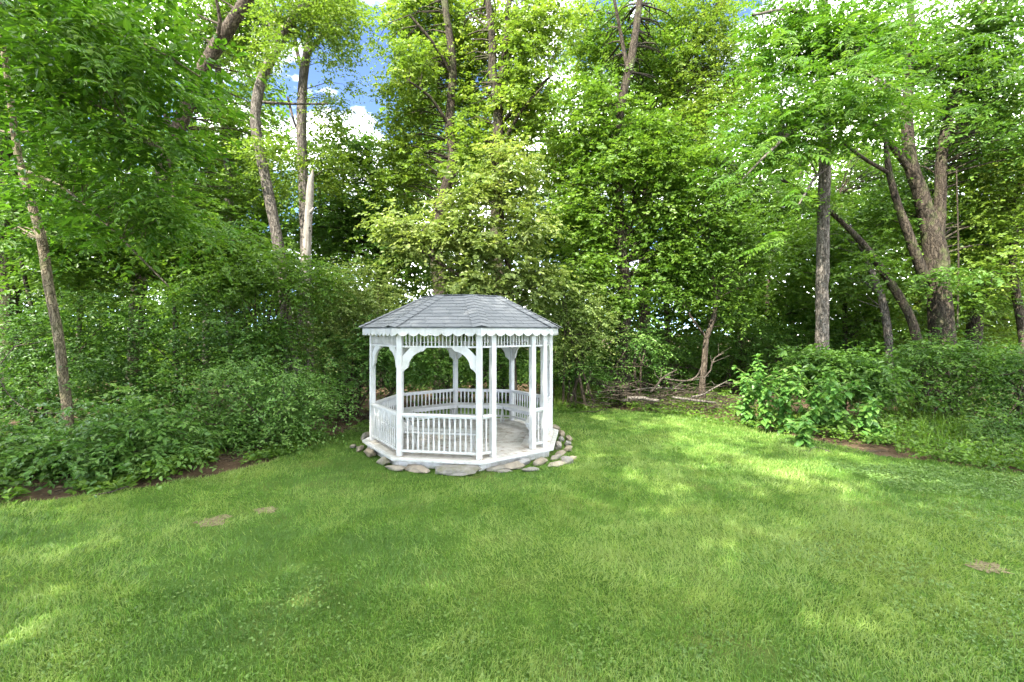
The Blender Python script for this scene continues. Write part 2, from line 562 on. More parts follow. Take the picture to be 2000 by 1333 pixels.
def sprays(O, D, tl, k, L, asp, ctint, shape, droop=.25, flat=.35, rs=RS):
    """k leaves along each twig O -> O + D*tl"""
    M = len(O)
    t = (np.arange(k) + .6) / k
    T = np.tile(t, (M, 1)) + rs.uniform(-.05, .05, (M, k))
    D = unit(D)
    pos = O[:, None, :] + D[:, None, :] * (tl[:, None] * T)[:, :, None]
    pos[:, :, 2] -= droop * (T ** 2) * tl[:, None]
    up = np.array([0, 0, 1.0])
    sd = unit(np.cross(D, up) + 1e-4)
    sg = np.where(np.arange(k) % 2 == 0, 1.0, -1.0)
    ax = D[:, None, :] * .55 + sd[:, None, :] * sg[None, :, None] * (1.05 - .6 * T[:, :, None]) + rs.normal(0, .28, (M, k, 3))
    ax[:, :, 2] -= .22
    nr = np.tile(up, (M, k, 1)) + rs.normal(0, flat, (M, 1, 3)) + rs.normal(0, .24, (M, k, 3)) + D[:, None, :] * .25
    n = M * k
    LL = L * rs.uniform(.62, 1.25, n)
    tint = np.clip(np.repeat(ctint, k) + rs.normal(0, .13, n), 0, 1)
    return leaf_arrays(pos.reshape(-1, 3), ax.reshape(-1, 3), unit(nr.reshape(-1, 3)), LL, LL * asp * rs.uniform(.85, 1.15, n), tint, shape)

def blob_world(b):
    px, py, rx, ry, d, rd = b[:6]
    return W(px, py, d), np.array([rx * d / FPX, rd, ry * d / FPX])

def clump_points(c, r, n, rs, zmin=.15):
    u = unit(rs.normal(0, 1, (n, 3)))
    rad = rs.uniform(0, 1, n) ** (1 / 2.3)
    p = c + u * rad[:, None] * r
    k = p[:, 2] > zmin
    return p[k], u[k], rad[k]

DENS = 1.4
LEAF_K = 1.34
def foliage(blobs, L, asp, shape, rs, dens=1.0, twigs=8, k=9, tl=(.32, .7), tint0=.45, tvar=.17, droop=.25, flat=.55, clump_r=.26):
    """clumps of leafy twigs spread through ellipsoids -> V, F, tint, clump centres"""
    Vs, Fs, Ts, base, C = [], [], [], 0, []
    for b in blobs:
        c, r = blob_world(b)
        n = int(b[6] * dens * DENS)
        p, u, rad = clump_points(c, r, n, rs)
        if len(p) == 0: continue
        C.append(p)
        m = len(p)
        O = np.repeat(p, twigs, 0) + rs.normal(0, clump_r, (m * twigs, 3)) * np.array([1, 1, .55])
        th = rs.uniform(0, 6.283, m * twigs)
        D = np.stack([np.cos(th), np.sin(th), rs.normal(.02, .33, m * twigs)], 1) + np.repeat(u * rad[:, None], twigs, 0) * np.array([.75, .75, .35])
        ct = np.clip(tint0 + rs.normal(0, tvar, m), .02, .98)
        V, Fc, T = sprays(O, D, rs.uniform(tl[0], tl[1], m * twigs), k, L, asp, np.repeat(ct, twigs), shape, droop, flat, rs)
        Vs.append(V); Fs.append(Fc + base); Ts.append(T); base += len(V)
    return np.concatenate(Vs), np.concatenate(Fs), np.concatenate(Ts), np.concatenate(C)

# ------------------------------------------------------------------ wood
def smooth_path(P, rad, step):
    P = np.asarray(P, float); rad = np.asarray(rad, float)
    if len(P) == 2:
        n = max(2, int(np.linalg.norm(P[1] - P[0]) / step))
        t = np.linspace(0, 1, n + 1)[:, None]
        return P[0] * (1 - t) + P[1] * t, rad[0] * (1 - t[:, 0]) + rad[1] * t[:, 0]
    Q = np.concatenate([[2 * P[0] - P[1]], P, [2 * P[-1] - P[-2]]])
    out, ro = [], []
    for i in range(1, len(Q) - 2):
        n = max(1, int(np.linalg.norm(Q[i + 1] - Q[i]) / step))
        for j in range(n):
            t = j / n
            a = 2 * Q[i]; b = Q[i + 1] - Q[i - 1]
            c = 2 * Q[i - 1] - 5 * Q[i] + 4 * Q[i + 1] - Q[i + 2]; d = -Q[i - 1] + 3 * Q[i] - 3 * Q[i + 1] + Q[i + 2]
            out.append(.5 * (a + b * t + c * t * t + d * t ** 3))
            ro.append(rad[i - 1] * (1 - t) + rad[i] * t)
    out.append(P[-1]); ro.append(rad[-1])
    return np.array(out), np.array(ro)

def tube(P, r, sides, rs=None, rough=0.0, cap=True):
    P = np.asarray(P, float)
    T = np.gradient(P, axis=0); T = unit(T)
    a = np.array([1.0, 0, 0]) if abs(T[0][0]) < .8 else np.array([0, 1.0, 0])
    n0 = unit(np.cross(T[0], a))
    ang = np.arange(sides) * 2 * math.pi / sides
    V = []
    for i in range(len(P)):
        n0 = unit(n0 - T[i] * np.dot(n0, T[i]))
        b = np.cross(T[i], n0)
        rr = np.full(sides, r[i])
        if rough and rs is not None:
            rr = rr * (1 + rs.normal(0, rough, sides))
        V.append(P[i] + (np.cos(ang) * rr)[:, None] * n0 + (np.sin(ang) * rr)[:, None] * b)
    V = np.concatenate(V)
    m = len(P)
    i, j = np.meshgrid(np.arange(m - 1), np.arange(sides), indexing='ij')
    q = np.stack([i * sides + j, i * sides + (j + 1) % sides, (i + 1) * sides + (j + 1) % sides, (i + 1) * sides + j], -1).reshape(-1, 4)
    return V, q

class Wood:
    def __init__(self): self.V, self.F, self.n = [], [], 0
    def add(self, V, F):
        self.V.append(V); self.F.append(F + self.n); self.n += len(V)
    def path(self, P, rad, sides=8, step=.35, rs=None, rough=0.0):
        P, r = smooth_path(P, rad, step)
        V, F = tube(P, r, sides, rs, rough)
        self.add(V, F)
        return P, r
    def build(self, name, mat, parent):
        return obj(name, np_mesh(name, np.concatenate(self.V), np.concatenate(self.F), mat, smooth=True), parent)

def px_path(pts):
    P = np.array([W(p[0], p[1], p[2]) for p in pts]); r = np.array([p[3] * p[2] / FPX * .48 / math.hypot(1, (p[0] - CX) / FPX) for p in pts])
    return P, r

def local(V, base):
    return np.asarray(V) - np.asarray(base)

def make_tree(name, label, cat, paths, blobs, leaf, bark, L=.10, asp=.6, shape=4, group=None, seed=1, ground=True, branch_share=.45, dens=1.0, sides=10, limbs=(), **kw):
    """paths: pixel paths (px, py, depth, width px), the first one is the trunk; blobs: pixel ellipsoids of foliage"""
    rs = np.random.RandomState(seed)
    P0, r0 = px_path(paths[0])
    if ground:
        b = P0[0].copy(); dv = P0[0] - P0[1]; b[:2] += dv[:2] * .25 * min(1, b[2] / max(.3, abs(dv[2]))); b[2] = -.06
        P0 = np.concatenate([[b], P0]); r0 = np.concatenate([[r0[0] * 1.35], r0])
    base = P0[0].copy(); base[2] = 0
    root = tag(empty(name, tuple(base)), label, cat, group)
    wd = Wood()
    sk = []
    Q, rr = wd.path(local(P0, base), r0, sides, .35, rs, .045)
    sk.append((Q, rr))
    for p in paths[1:]:
        P, r = px_path(p)
        Q, rr = wd.path(local(P, base), r, max(6, sides - 2), .35, rs, .045)
        sk.append((Q, rr))
    if blobs:
        V, Fc, T, C = foliage(blobs, L * LEAF_K, asp, shape, rs, dens, **kw)
        S = np.concatenate([s[0] for s in sk]); SRr = np.concatenate([s[1] for s in sk])
        C = local(C, base)
        pick = C[rs.rand(len(C)) < branch_share]
        for c in pick:
            dd = np.linalg.norm(S - c, axis=1) + np.maximum(0, S[:, 2] - c[2] + .3) * 2.0
            j = int(np.argmin(dd))
            a = S[j]
            ln = np.linalg.norm(c - a)
            if ln > 7 or ln < .3: continue
            r1 = min(SRr[j] * .5, .008 + .009 * ln)
            mid = a * .5 + c * .5 + np.array([0, 0, .10 * ln]) + rs.normal(0, .06 * ln, 3)
            wd.path([a, mid, c], [r1, r1 * .65, .005], 4, .5)
        wd.build('trunk', BARK[bark], root)
        obj('crown', np_mesh('crown', local(V, base), Fc, LM[leaf], tint=T), root)
    else:
        wd.build('trunk', BARK[bark], root)
    return root

def copy_tree(o, parent=None):
    c = o.copy(); COL.objects.link(c); c.parent = parent
    for ch in list(o.children): copy_tree(ch, c)
    return c

# ------------------------------------------------------------------ gazebo
DZ = .18                                               # deck height
ANG = [193.3, 238.3, 283.3, 328.3, 13.3, 58.3, 103.3, 148.3]
gz = tag(empty('gazebo', (GC[0], GC[1], 0)), 'white octagonal wooden gazebo with grey shingle roof standing on the lawn', 'gazebo')
ZV = np.array([0, 0, 1.0])
def vert(k, r, z=0.0):
    a = R(ANG[k % 8]); return np.array([r * math.cos(a), r * math.sin(a), z])
def side_frame(k, r, z=0.0):
    a, b = vert(k, r, z), vert(k + 1, r, z)
    u = unit(b - a); n = np.array([u[1], -u[0], 0.0])
    return a, u, n, float(np.linalg.norm(b - a))
RP = 1.875                                             # post circle

# deck: eight sectors of boards laid parallel to the sides, white nosing and skirt
fr = MB()
for k in range(8):
    a, u, n, l = side_frame(k, 2.03)
    e = 2.03 - .03
    fr.prism([(0, 0), (l, 0), (l - .012, .12), (.012, .12)], a - n * .06 + ZV * .0, u, ZV, n, -.03, 0)
fr.build('skirt', M_WHITE, gz)
nm = MB()
for k in range(8):
    o0, o1 = vert(k, 2.075), vert(k + 1, 2.075)
    i0, i1 = vert(k, 1.985), vert(k + 1, 1.985)
    z0, z1 = DZ - .045, DZ + .004
    vs = [p + ZV * z for z in (z0, z1) for p in (o0, o1, i1, i0)]
    nb = MB(); nb.add(vs, [(3, 2, 1, 0), (4, 5, 6, 7), (0, 1, 5, 4), (1, 2, 6, 5), (2, 3, 7, 6), (3, 0, 4, 7)])
    nb.build('deck_nosing', M_WHITE, gz, bevel=.006)
rings = 13
apo = math.cos(R(22.5))
bw = 1.983 * apo / rings
for k in range(8):
    for j in range(rings):
        r1 = (j + 1) * bw / apo - .006; r0 = max(.01, j * bw / apo + .002)
        g = .994
        o0, o1, i1, i0 = vert(k, r1), vert(k + 1, r1), vert(k + 1, r0), vert(k, r0)
        mid = .5 * (o0 + o1)
        q = [mid * (1 - g) + p * g for p in (o0, o1, i1, i0)]
        zt = DZ - .002 + RS.uniform(-.0015, .0015)
        pb = MB(); pb.add([p + ZV * z for z in (DZ - .032, zt) for p in q], [(3, 2, 1, 0), (4, 5, 6, 7), (0, 1, 5, 4), (1, 2, 6, 5), (2, 3, 7, 6), (3, 0, 4, 7)])
        pb.build('plank', M_DECK, gz)

def post_at(p, ang, top=2.20):
    mb = MB()
    c, s = math.cos(ang), math.sin(ang)
    mb.box(np.array([p[0], p[1], (DZ + DZ + top) / 2]), np.array([c, s, 0]), np.array([-s, c, 0]), ZV, .048, .048, top / 2)
    mb.build('post', M_WHITE, gz, bevel=.005)
for k, sd in zip(range(8), (0, 1, 1, 2, 4, 4, 6, 6)):
    a, u, n, l = side_frame(sd, RP)
    post_at(vert(k, RP), math.atan2(u[1], u[0]))
a2, u2, n2, l2 = side_frame(2, RP)
SHORT = .275
post_at(a2 + u2 * SHORT, math.atan2(u2[1], u2[0]))
post_at(a2 + u2 * (l2 - SHORT), math.atan2(u2[1], u2[0]))

# turned baluster and frieze spindle (shared meshes)
def lathe(name, prof, sides, mat):
    V, Fq = [], []
    for z, r in prof:
        for i in range(sides):
            t = 2 * math.pi * i / sides
            V.append((r * math.cos(t), r * math.sin(t), z))
    for i in range(len(prof) - 1):
        for j in range(sides):
            Fq.append((i * sides + j, i * sides + (j + 1) % sides, (i + 1) * sides + (j + 1) % sides, (i + 1) * sides + j))
    return np_mesh(name, V, np.array(Fq), mat, smooth=True)
BZ0, BZ1 = .115, .70
_bp = [(0, .019), (.22, .019), (.26, .021), (.29, .013), (.36, .0125), (.44, .016), (.475, .011), (.50, .018), (.525, .011), (.56, .0105), (.66, .013), (.72, .019), (.745, .021), (.76, .019), (1, .019)]
ME_BAL = lathe('baluster', [(BZ0 + (BZ1 - BZ0) * t, r) for t, r in _bp], 8, M_WHITE)
def small_box(name, hx, hy, z0, z1, mat):
    mb = MB(); mb.box(np.array([0, 0, (z0 + z1) / 2]), np.array([1., 0, 0]), np.array([0, 1., 0]), ZV, hx, hy, (z1 - z0) / 2)
    return mb.mesh(name, mat)
ME_SPIN = small_box('spindle', .0085, .0085, 1.938, 2.165, M_WHITE)

def railing(p0, p1):
    u = unit(p1 - p0); n = np.array([u[1], -u[0], 0.0]); l = float(np.linalg.norm(p1 - p0))
    a0, l0 = p0 + u * .049, l - .098
    mb = MB()
    mb.prism([(-.047, .708), (.047, .708), (.047, .742), (.030, .752), (-.030, .752), (-.047, .742)], a0 + ZV * DZ, n, ZV, u, 0, l0)
    mb.prism([(-.020, .680), (.020, .680), (.020, .707), (-.020, .707)], a0 + ZV * DZ, n, ZV, u, .002, l0 - .002)
    rl = mb.build('railing', M_WHITE, gz, bevel=.003)
    br = MB()
    br.prism([(-.026, .072), (.026, .072), (.026, .114), (-.026, .114)], a0 + ZV * DZ, n, ZV, u, .001, l0 - .001)
    br.build('bottom_rail', M_WHITE, rl, bevel=.003)
    nb = max(1, int(round(l0 / .0965)) - 1)
    for i in range(nb):
        q = a0 + u * (l0 * (i + 1) / (nb + 1))
        obj('baluster', ME_BAL, rl, (q[0], q[1], DZ), (0, 0, math.atan2(u[1], u[0]) + R(22.5)))

def frieze(p0, p1):
    u = unit(p1 - p0); n = np.array([u[1], -u[0], 0.0]); l = float(np.linalg.norm(p1 - p0))
    a0, l0 = p0 + u * .049, l - .098
    mb = MB()
    mb.prism([(-.028, 1.905), (.028, 1.905), (.028, 1.937), (-.028, 1.937)], a0 + ZV * DZ, n, ZV, u, 0, l0)
    mb.prism([(-.028, 2.166), (.028, 2.166), (.028, 2.20), (-.028, 2.20)], a0 + ZV * DZ, n, ZV, u, 0, l0)
    fz = mb.build('frieze', M_WHITE, gz, bevel=.003)
    nb = max(1, int(round(l0 / .068)) - 1)
    for i in range(nb):
        q = a0 + u * (l0 * (i + 1) / (nb + 1))
        obj('spindle', ME_SPIN, fz, (q[0], q[1], DZ), (0, 0, math.atan2(u[1], u[0])))

BR = [(.15, 0), (.44, 0), (.43, -.012), (.405, -.035), (.385, -.058), (.33, -.070), (.26, -.10), (.195, -.15), (.15, -.21), (.125, -.26), (.11, -.325), (.10, -.355), (.07, -.372), (.035, -.40), (.012, -.435), (0, -.445), (0, -.15)]
def bracket(p, u, n):
    mb = MB()
    mb.prism([(x + .049, y) for x, y in BR], p + ZV * (DZ + 1.904), u, ZV, n, -.018, .018)
    mb.build('bracket', M_WHITE, gz)

for k in range(8):
    a, u, n, l = side_frame(k, RP)
    b = a + u * l
    if k == 2:
        s0, s1 = a + u * SHORT, a + u * (l - SHORT)
        railing(a, s0); railing(s1, b); frieze(a, s0); frieze(s1, b); frieze(s0, s1)
    else:
        railing(a, b); frieze(a, b)
        bracket(a, u, n); bracket(b, -u, n)

# scalloped fascia
RE, ZE = 2.07, 2.245 + DZ
for k in range(8):
    a, u, n, l = side_frame(k, RE, ZE)
    prof = [(0, 0), (0, -.135)]
    m = 8
    for i in range(1, m * 8):
        t = i / 8.0
        s = abs(math.sin(math.pi * (t + .5)))
        prof.append((l * i / (m * 8), -.138 + .052 * (1 - s ** .75)))
    prof += [(l, -.135), (l, 0)]
    mb = MB()
    mb.prism(prof[::-1], a, u, ZV, n, -.022, 0)
    mb.build('fascia', M_WHITE, gz)
# soffit ring between fascia and frieze
sf = MB()
for k in range(8):
    a, b, c, d = vert(k, RE - .03, ZE - .004), vert(k + 1, RE - .03, ZE - .004), vert(k + 1, 1.80, ZE - .004), vert(k, 1.80, ZE - .004)
    sf.add([a, b, c, d] + [p + ZV * .003 for p in (a, b, c, d)], [(3, 2, 1, 0), (4, 5, 6, 7), (0, 1, 5, 4), (2, 3, 7, 6)])
sf.build('soffit', M_WHITE, gz)

# roof: boarding, shingles in ten courses, curved hip caps
RT, ZT = .86, 2.87 + DZ
RE2 = RE + .035
rd = MB()
for k in range(8):
    a, b, c, d = vert(k, RE2, ZE + .002), vert(k + 1, RE2, ZE + .002), vert(k + 1, RT, ZT), vert(k, RT, ZT)
    rd.add([a, b, c, d, a + ZV * .012, b + ZV * .012, c + ZV * .012, d + ZV * .012], [(3, 2, 1, 0), (4, 5, 6, 7), (0, 1, 5, 4), (2, 3, 7, 6)])
roof = rd.build('roof', M_SHINGLE, gz)
NC = 10
rest = MB()
for k in range(8):
    A, B, Cc, D = vert(k, RE2 + .012, ZE + .014), vert(k + 1, RE2 + .012, ZE + .014), vert(k + 1, RT, ZT + .014), vert(k, RT, ZT + .014)
    u = unit(B - A)
    mA, mT = .5 * (A + B), .5 * (Cc + D)
    sl = unit(mT - mA); ls = float(np.linalg.norm(mT - mA)); nn = np.cross(u, sl)
    hw = lambda s: .5 * np.linalg.norm(B - A) * (1 - s / ls) + .5 * np.linalg.norm(Cc - D) * s / ls
    ex = ls / NC
    for c in range(NC):
        s0, s1 = c * ex, min(ls, (c + 1) * ex + .03)
        w0, w1 = hw(s0), hw(s1)
        off = (c % 2) * .15 + (c % 3) * .03 + k * .07
        x = -w0 - .3 + (off % .3)
        while x < w0:
            a, b = x + .003, x + .30 - .003
            lo = (max(a, -w0), min(b, w0)); hi = (max(a, -w1), min(b, w1))
            if lo[1] - lo[0] > .02:
                if hi[1] - hi[0] < .004:
                    e = -w1 if lo[0] < 0 else w1; hi = (e - .002, e + .002)
                dz = RS.uniform(-.001, .0015); sk = RS.uniform(-.003, .003)
                lw, up = .013 + dz, .0045
                pts = [(lo[0], s0 + sk, lw), (lo[1], s0 + sk, lw), (hi[1], s1, up), (hi[0], s1, up)]
                top = [mA + u * q + sl * s + nn * z for q, s, z in pts]
                bot = [mA + u * q + sl * s + nn * (z - .006) for q, s, z in pts]
                fcs = [(4, 5, 6, 7), (0, 1, 5, 4), (1, 2, 6, 5), (3, 0, 4, 7)]
                if k in (7, 0, 1, 2, 3):
                    sb = MB(); sb.add(bot + top, fcs); sb.build('shingle', M_SHINGLE, roof)
                else:
                    rest.add(bot + top, fcs)
            x += .30
tag(rest.build('shingles', M_SHINGLE, roof), kind='stuff')
for k in range(8):
    p0, p1 = vert(k, RE2 + .03, ZE + .030), vert(k, RT - .01, ZT + .030)
    d = unit(p1 - p0); ln = float(np.linalg.norm(p1 - p0))
    _, ua, na, _ = side_frame(k - 1, RE); _, ub, nb, _ = side_frame(k, RE)
    ta = unit(-ua - d * np.dot(-ua, d)); tb = unit(ub - d * np.dot(ub, d))       # down both slopes
    up = unit(np.cross(ub, d)); up = up if up[2] > 0 else -up
    M = 11
    for j in range(M):
        e0, e1 = p0 + d * (ln * j / M), p0 + d * (min(ln, ln * (j + 1) / M + .02))
        mid = unit(np.cross(np.cross(d, ZV), d)); mid = mid if mid[2] > 0 else -mid
        row = lambda c, z: [c + ta * .150 + mid * (z - .004), c + ta * .07 + mid * (z + .001), c + mid * (z + .003), c + tb * .07 + mid * (z + .001), c + tb * .150 + mid * (z - .004)]
        r0, r1 = row(e0, .016), row(e1, .006)
        lowr = [p - mid * .006 for p in r0]
        hb = MB(); hb.add(r0 + r1 + lowr, [(i, i + 1, i + 6, i + 5) for i in range(4)] + [(10 + i, 11 + i, i + 1, i) for i in range(4)])
        hb.build('hip_cap', M_SHINGLE, roof, smooth=False)
cp = MB()
ring = [vert(k, RT + .04, ZT + .022) for k in range(8)]
cp.add(ring + [p + ZV * .012 for p in ring] + [np.array([0, 0, ZT + .07])], [tuple(range(8))[::-1]] + [(i, (i + 1) % 8, 8 + (i + 1) % 8, 8 + i) for i in range(8)] + [(8 + i, 8 + (i + 1) % 8, 16) for i in range(8)])
cp.build('roof_cap', M_SHINGLE, roof)

# benches along every closed side, on crossed legs
def bench_leg(p, ax):
    mb = MB()
    sd = np.array([-ax[1], ax[0], 0.0])
    for s in (-1, 1):
        t = unit(ZV * .385 + ax * s * .20)
        c = p + ZV * (DZ + .190)
        q = unit(np.cross(t, sd))
        mb.box(c + sd * (.016 * s), sd, q, t, .014, .030, .205)
    return mb
for k in (7, 0, 1, 3, 4, 5, 6):
    o0, o1, i0, i1 = vert(k, RP - .075), vert(k + 1, RP - .075), vert(k, RP - .43), vert(k + 1, RP - .43)
    zt = DZ + .415
    sb = None
    for f0, f1 in ((0, .485), (.515, 1)):
        q = [o0 + (i0 - o0) * f0, o1 + (i1 - o1) * f0, o1 + (i1 - o1) * f1, o0 + (i0 - o0) * f1]
        m = sum(q) / 4
        q = [m + (p - m) * np.array([.997, .997, 1]) for p in q]
        mb = MB(); mb.add([p * np.array([1, 1, 0]) + ZV * z for z in (zt - .034, zt) for p in q], [(3, 2, 1, 0), (4, 5, 6, 7), (0, 1, 5, 4), (1, 2, 6, 5), (2, 3, 7, 6), (3, 0, 4, 7)])
        if sb is None: sb = mb.build('bench', M_WHITE, gz, bevel=.004)
        else: mb.build('seat_plank', M_WHITE, sb, bevel=.004)
    ap = np.array([0, 0, DZ + .33])
    inner = MB()
    il = np.linalg.norm(i1 - i0); iu = unit(i1 - i0); inn = np.array([iu[1], -iu[0], 0.0])
    inner.prism([(.0, 0), (il, 0), (il, .048), (0, .048)], i0 + ZV * (DZ + .33) + inn * .03, iu, ZV, inn, 0, .02)
    inner.build('apron', M_WHITE, sb)
    for t in ((.08,) if k not in (1, 2) else (.08, .95)):
        p = (o0 + i0) / 2 * (1 - t) + (o1 + i1) / 2 * t
        ax = unit(np.array([inn[0], inn[1], 0]))
        bench_leg(p * np.array([1, 1, 0]), ax).build('leg', M_WHITE, sb)

# ------------------------------------------------------------------ stones round the gazebo
def ico(level):
    t = (1 + 5 ** .5) / 2
    v = [(-1, t, 0), (1, t, 0), (-1, -t, 0), (1, -t, 0), (0, -1, t), (0, 1, t), (0, -1, -t), (0, 1, -t), (t, 0, -1), (t, 0, 1), (-t, 0, -1), (-t, 0, 1)]
    f = [(0, 11, 5), (0, 5, 1), (0, 1, 7), (0, 7, 10), (0, 10, 11), (1, 5, 9), (5, 11, 4), (11, 10, 2), (10, 7, 6), (7, 1, 8), (3, 9, 4), (3, 4, 2), (3, 2, 6), (3, 6, 8), (3, 8, 9), (4, 9, 5), (2, 4, 11), (6, 2, 10), (8, 6, 7), (9, 8, 1)]
    v = [unit(p) for p in v]
    for _ in range(level):
        mid, nf = {}, []
        def m(a, b):
            key = (min(a, b), max(a, b))
            if key not in mid:
                v.append(unit(v[a] + v[b])); mid[key] = len(v) - 1
            return mid[key]
        for a, b, c in f:
            ab, bc, ca = m(a, b), m(b, c), m(c, a)
            nf += [(a, ab, ca), (b, bc, ab), (c, ca, bc), (ab, bc, ca)]
        f = nf
    return np.array(v), np.array(f)
ICO_V, ICO_F = ico(1)
def stone_mesh(seed, sx, sy, sz):
    rs = np.random.RandomState(seed)
    v = ICO_V.copy()
    p = 9.0
    v = v / (np.sum(np.abs(v) ** p, 1, keepdims=True) ** (1 / p))
    for _ in range(12):                                # chip flat facets off
        n = unit(rs.normal(0, 1, 3) * np.array([1, 1, .8])); h = rs.uniform(.70, 1.05)
        d = v @ n
        v = v - np.maximum(0, d - h)[:, None] * n
    v = v * (1 + rs.normal(0, .08, (len(v), 1)))
    v = v * np.array([sx, sy, sz]) * .5
    v[:, 0] += v[:, 2] * rs.uniform(-.3, .3)
    return np_mesh('stone', v, ICO_F, M_STONE)
border = tag(empty('stone_border', (GC[0], GC[1], 0)), 'loose border of rough field stones round the foot of the white gazebo', 'stone border')
STONES = [(711, 862, 22, 17), (702, 882, 30, 11), (724, 893, 44, 20), (772, 906, 33, 20), (779, 916, 54, 13), (832, 909, 54, 12), (902, 918, 86, 21), (968, 921, 48, 12),
          (1004, 919, 46, 16), (1022, 911, 38, 16), (1056, 909, 38, 16), (1090, 912, 52, 9), (1084, 899, 29, 11), (1107, 908, 25, 19), (1094, 892, 40, 9), (1110, 883, 26, 14),
          (1091, 880, 17, 20), (1109, 873, 20, 13), (1112, 863, 20, 13), (1095, 864, 16, 13), (1097, 853, 20, 15), (1037, 922, 40, 8), (985, 924, 30, 7), (806, 921, 24, 8),
          (690, 876, 18, 9), (1118, 899, 16, 9)]
for i, (px, yb, wp, hp) in enumerate(STONES):
    g = G(px, yb); d = g[1]
    sx, sz = wp * d / FPX, hp * d / FPX
    sy = min(sx * .8, max(.14, sx * .42))
    c = np.array([(px - CX) * (d + sy * .4) / FPX, d + sy * .4, sz * .36])
    # keep clear of the skirt
    best = max(((c[:2] - GC - side_frame(k, 2.03)[0][:2]) @ side_frame(k, 2.03)[2][:2], k) for k in range(8))
    if best[0] < sy * .45: c[:2] += side_frame(best[1], 2.03)[2][:2] * (sy * .45 - best[0])
    rel = c[:2] - GC; rr = np.linalg.norm(rel)
    rot = math.atan2(rel[1], rel[0]) - math.pi / 2 + RS.uniform(-.25, .25) if rr < 2.4 else RS.uniform(-.5, .5)
    me = stone_mesh(100 + i, sx, sy, sz * .84)
    obj('stone', me, border, (c[0] - GC[0], c[1] - GC[1], c[2]), (RS.uniform(-.08, .08), RS.uniform(-.08, .08), rot if wp < 80 else R(-9.2)))
for i, a in enumerate((30, 47, 62, 80, 97, 115, 130, 150, 168)):
    q = np.array([math.cos(R(a)), math.sin(R(a))]) * RS.uniform(2.16, 2.3)
    obj('stone', stone_mesh(200 + i, RS.uniform(.25, .45), .24, RS.uniform(.12, .19)), border, (q[0], q[1], .07), (0, 0, R(a + 90)))

# ------------------------------------------------------------------ far wood behind everything (one mass)
def far_wood():
    rs = np.random.RandomState(21)
    blobs = []
    n = 0
    xs = np.linspace(-44, 44, 45)
    P, Vs, Fs, Ts, base = [], [], [], [], 0
    for d, hk, cnt in ((23, .42, 1500), (27, 1.0, 3100), (34, 1.15, 2900)):
        x = rs.uniform(-1.35 * d, 1.35 * d, cnt)
        px = CX + x / d * FPX
        top = np.where(px > 1000, 15.0, 12.5) + 8.0 * fbm(x * .16 + d, x * 0 + 3, 2)                       # uneven skyline
        top = np.where((px > 560) & (px < 790), top * .66, top)
        top = np.where((px > 1380) & (px < 1560), top * .95, top)
        z = rs.uniform(.02, 1, cnt) ** 1.25 * top * hk
        y = d + rs.uniform(-2.5, 2.5, cnt)
        P.append(np.stack([x, y, z], 1))
    p = np.concatenate(P)
    keep = (vnoise(p[:, 0] * .55 + 9, p[:, 2] * .6) > .20) | (p[:, 2] < 3.5)
    p = p[keep]
    m = len(p); tw = 6
    O = np.repeat(p, tw, 0) + rs.normal(0, .5, (m * tw, 3)) * np.array([1, 1, .5])
    th = rs.uniform(0, 6.283, m * tw)
    D = np.stack([np.cos(th), np.sin(th), rs.normal(0, .3, m * tw)], 1)
    ct = np.clip(.42 + rs.normal(0, .18, m), 0, 1)
    V, Fc, T = sprays(O, D, rs.uniform(.6, 1.2, m * tw), 7, .33, .66, np.repeat(ct, tw), 4, .2, .4, rs)
    tag(obj('far_wood_foliage', np_mesh('far_wood_foliage', V, Fc, LM['far'], tint=T)), kind='stuff')
far_wood()

# ------------------------------------------------------------------ trees of the wood edge (pixel paths and foliage ellipsoids, each at its own depth)
TREES = []
def T(*a, **k): TREES.append(make_tree(*a, **k))

# left side
T('slender_tree', 'slender leaning tree with tan bark nearest the left edge, its leafy branches overhanging the lawn', 'tree',
  [[(138, 862, 9.2, 24), (128, 770, 9.2, 24), (112, 640, 9.2, 23), (95, 560, 9.2, 24), (82, 470, 9.2, 23), (62, 400, 9.2, 22), (36, 310, 9.2, 19), (22, 210, 9.2, 17), (6, 90, 9.2, 15), (-30, -120, 9.2, 12)],
   [(32, 180, 9.1, 7), (90, 175, 8.6, 7), (200, 210, 7.9, 6), (330, 300, 7.3, 4)], [(40, 330, 9.1, 9), (120, 365, 8.6, 8), (210, 440, 8.2, 6), (330, 560, 8.0, 3)],
   [(10, 100, 9.1, 8), (150, 40, 8.0, 7), (290, 90, 7.0, 5), (390, 150, 6.6, 3)]],
  [(150, 60, 150, 80, 7.6, 1.2, 40), (270, 120, 120, 60, 7.0, .9, 26), (160, 220, 110, 70, 8.2, 1.0, 26), (260, 270, 110, 50, 7.6, .6, 18), (200, 370, 130, 60, 8.4, .7, 22), (310, 440, 100, 40, 8.2, .6, 14), (60, 430, 90, 60, 10.2, .6, 14), (20, 200, 90, 90, 10.4, .6, 22),
   (10, -80, 260, 120, 8.2, 1.8, 60)],
  'fresh', 'tan', L=.115, asp=.52, shape=6, seed=11, twigs=6, k=9, tl=(.35, .75), flat=.30, droop=.38, tint0=.36)

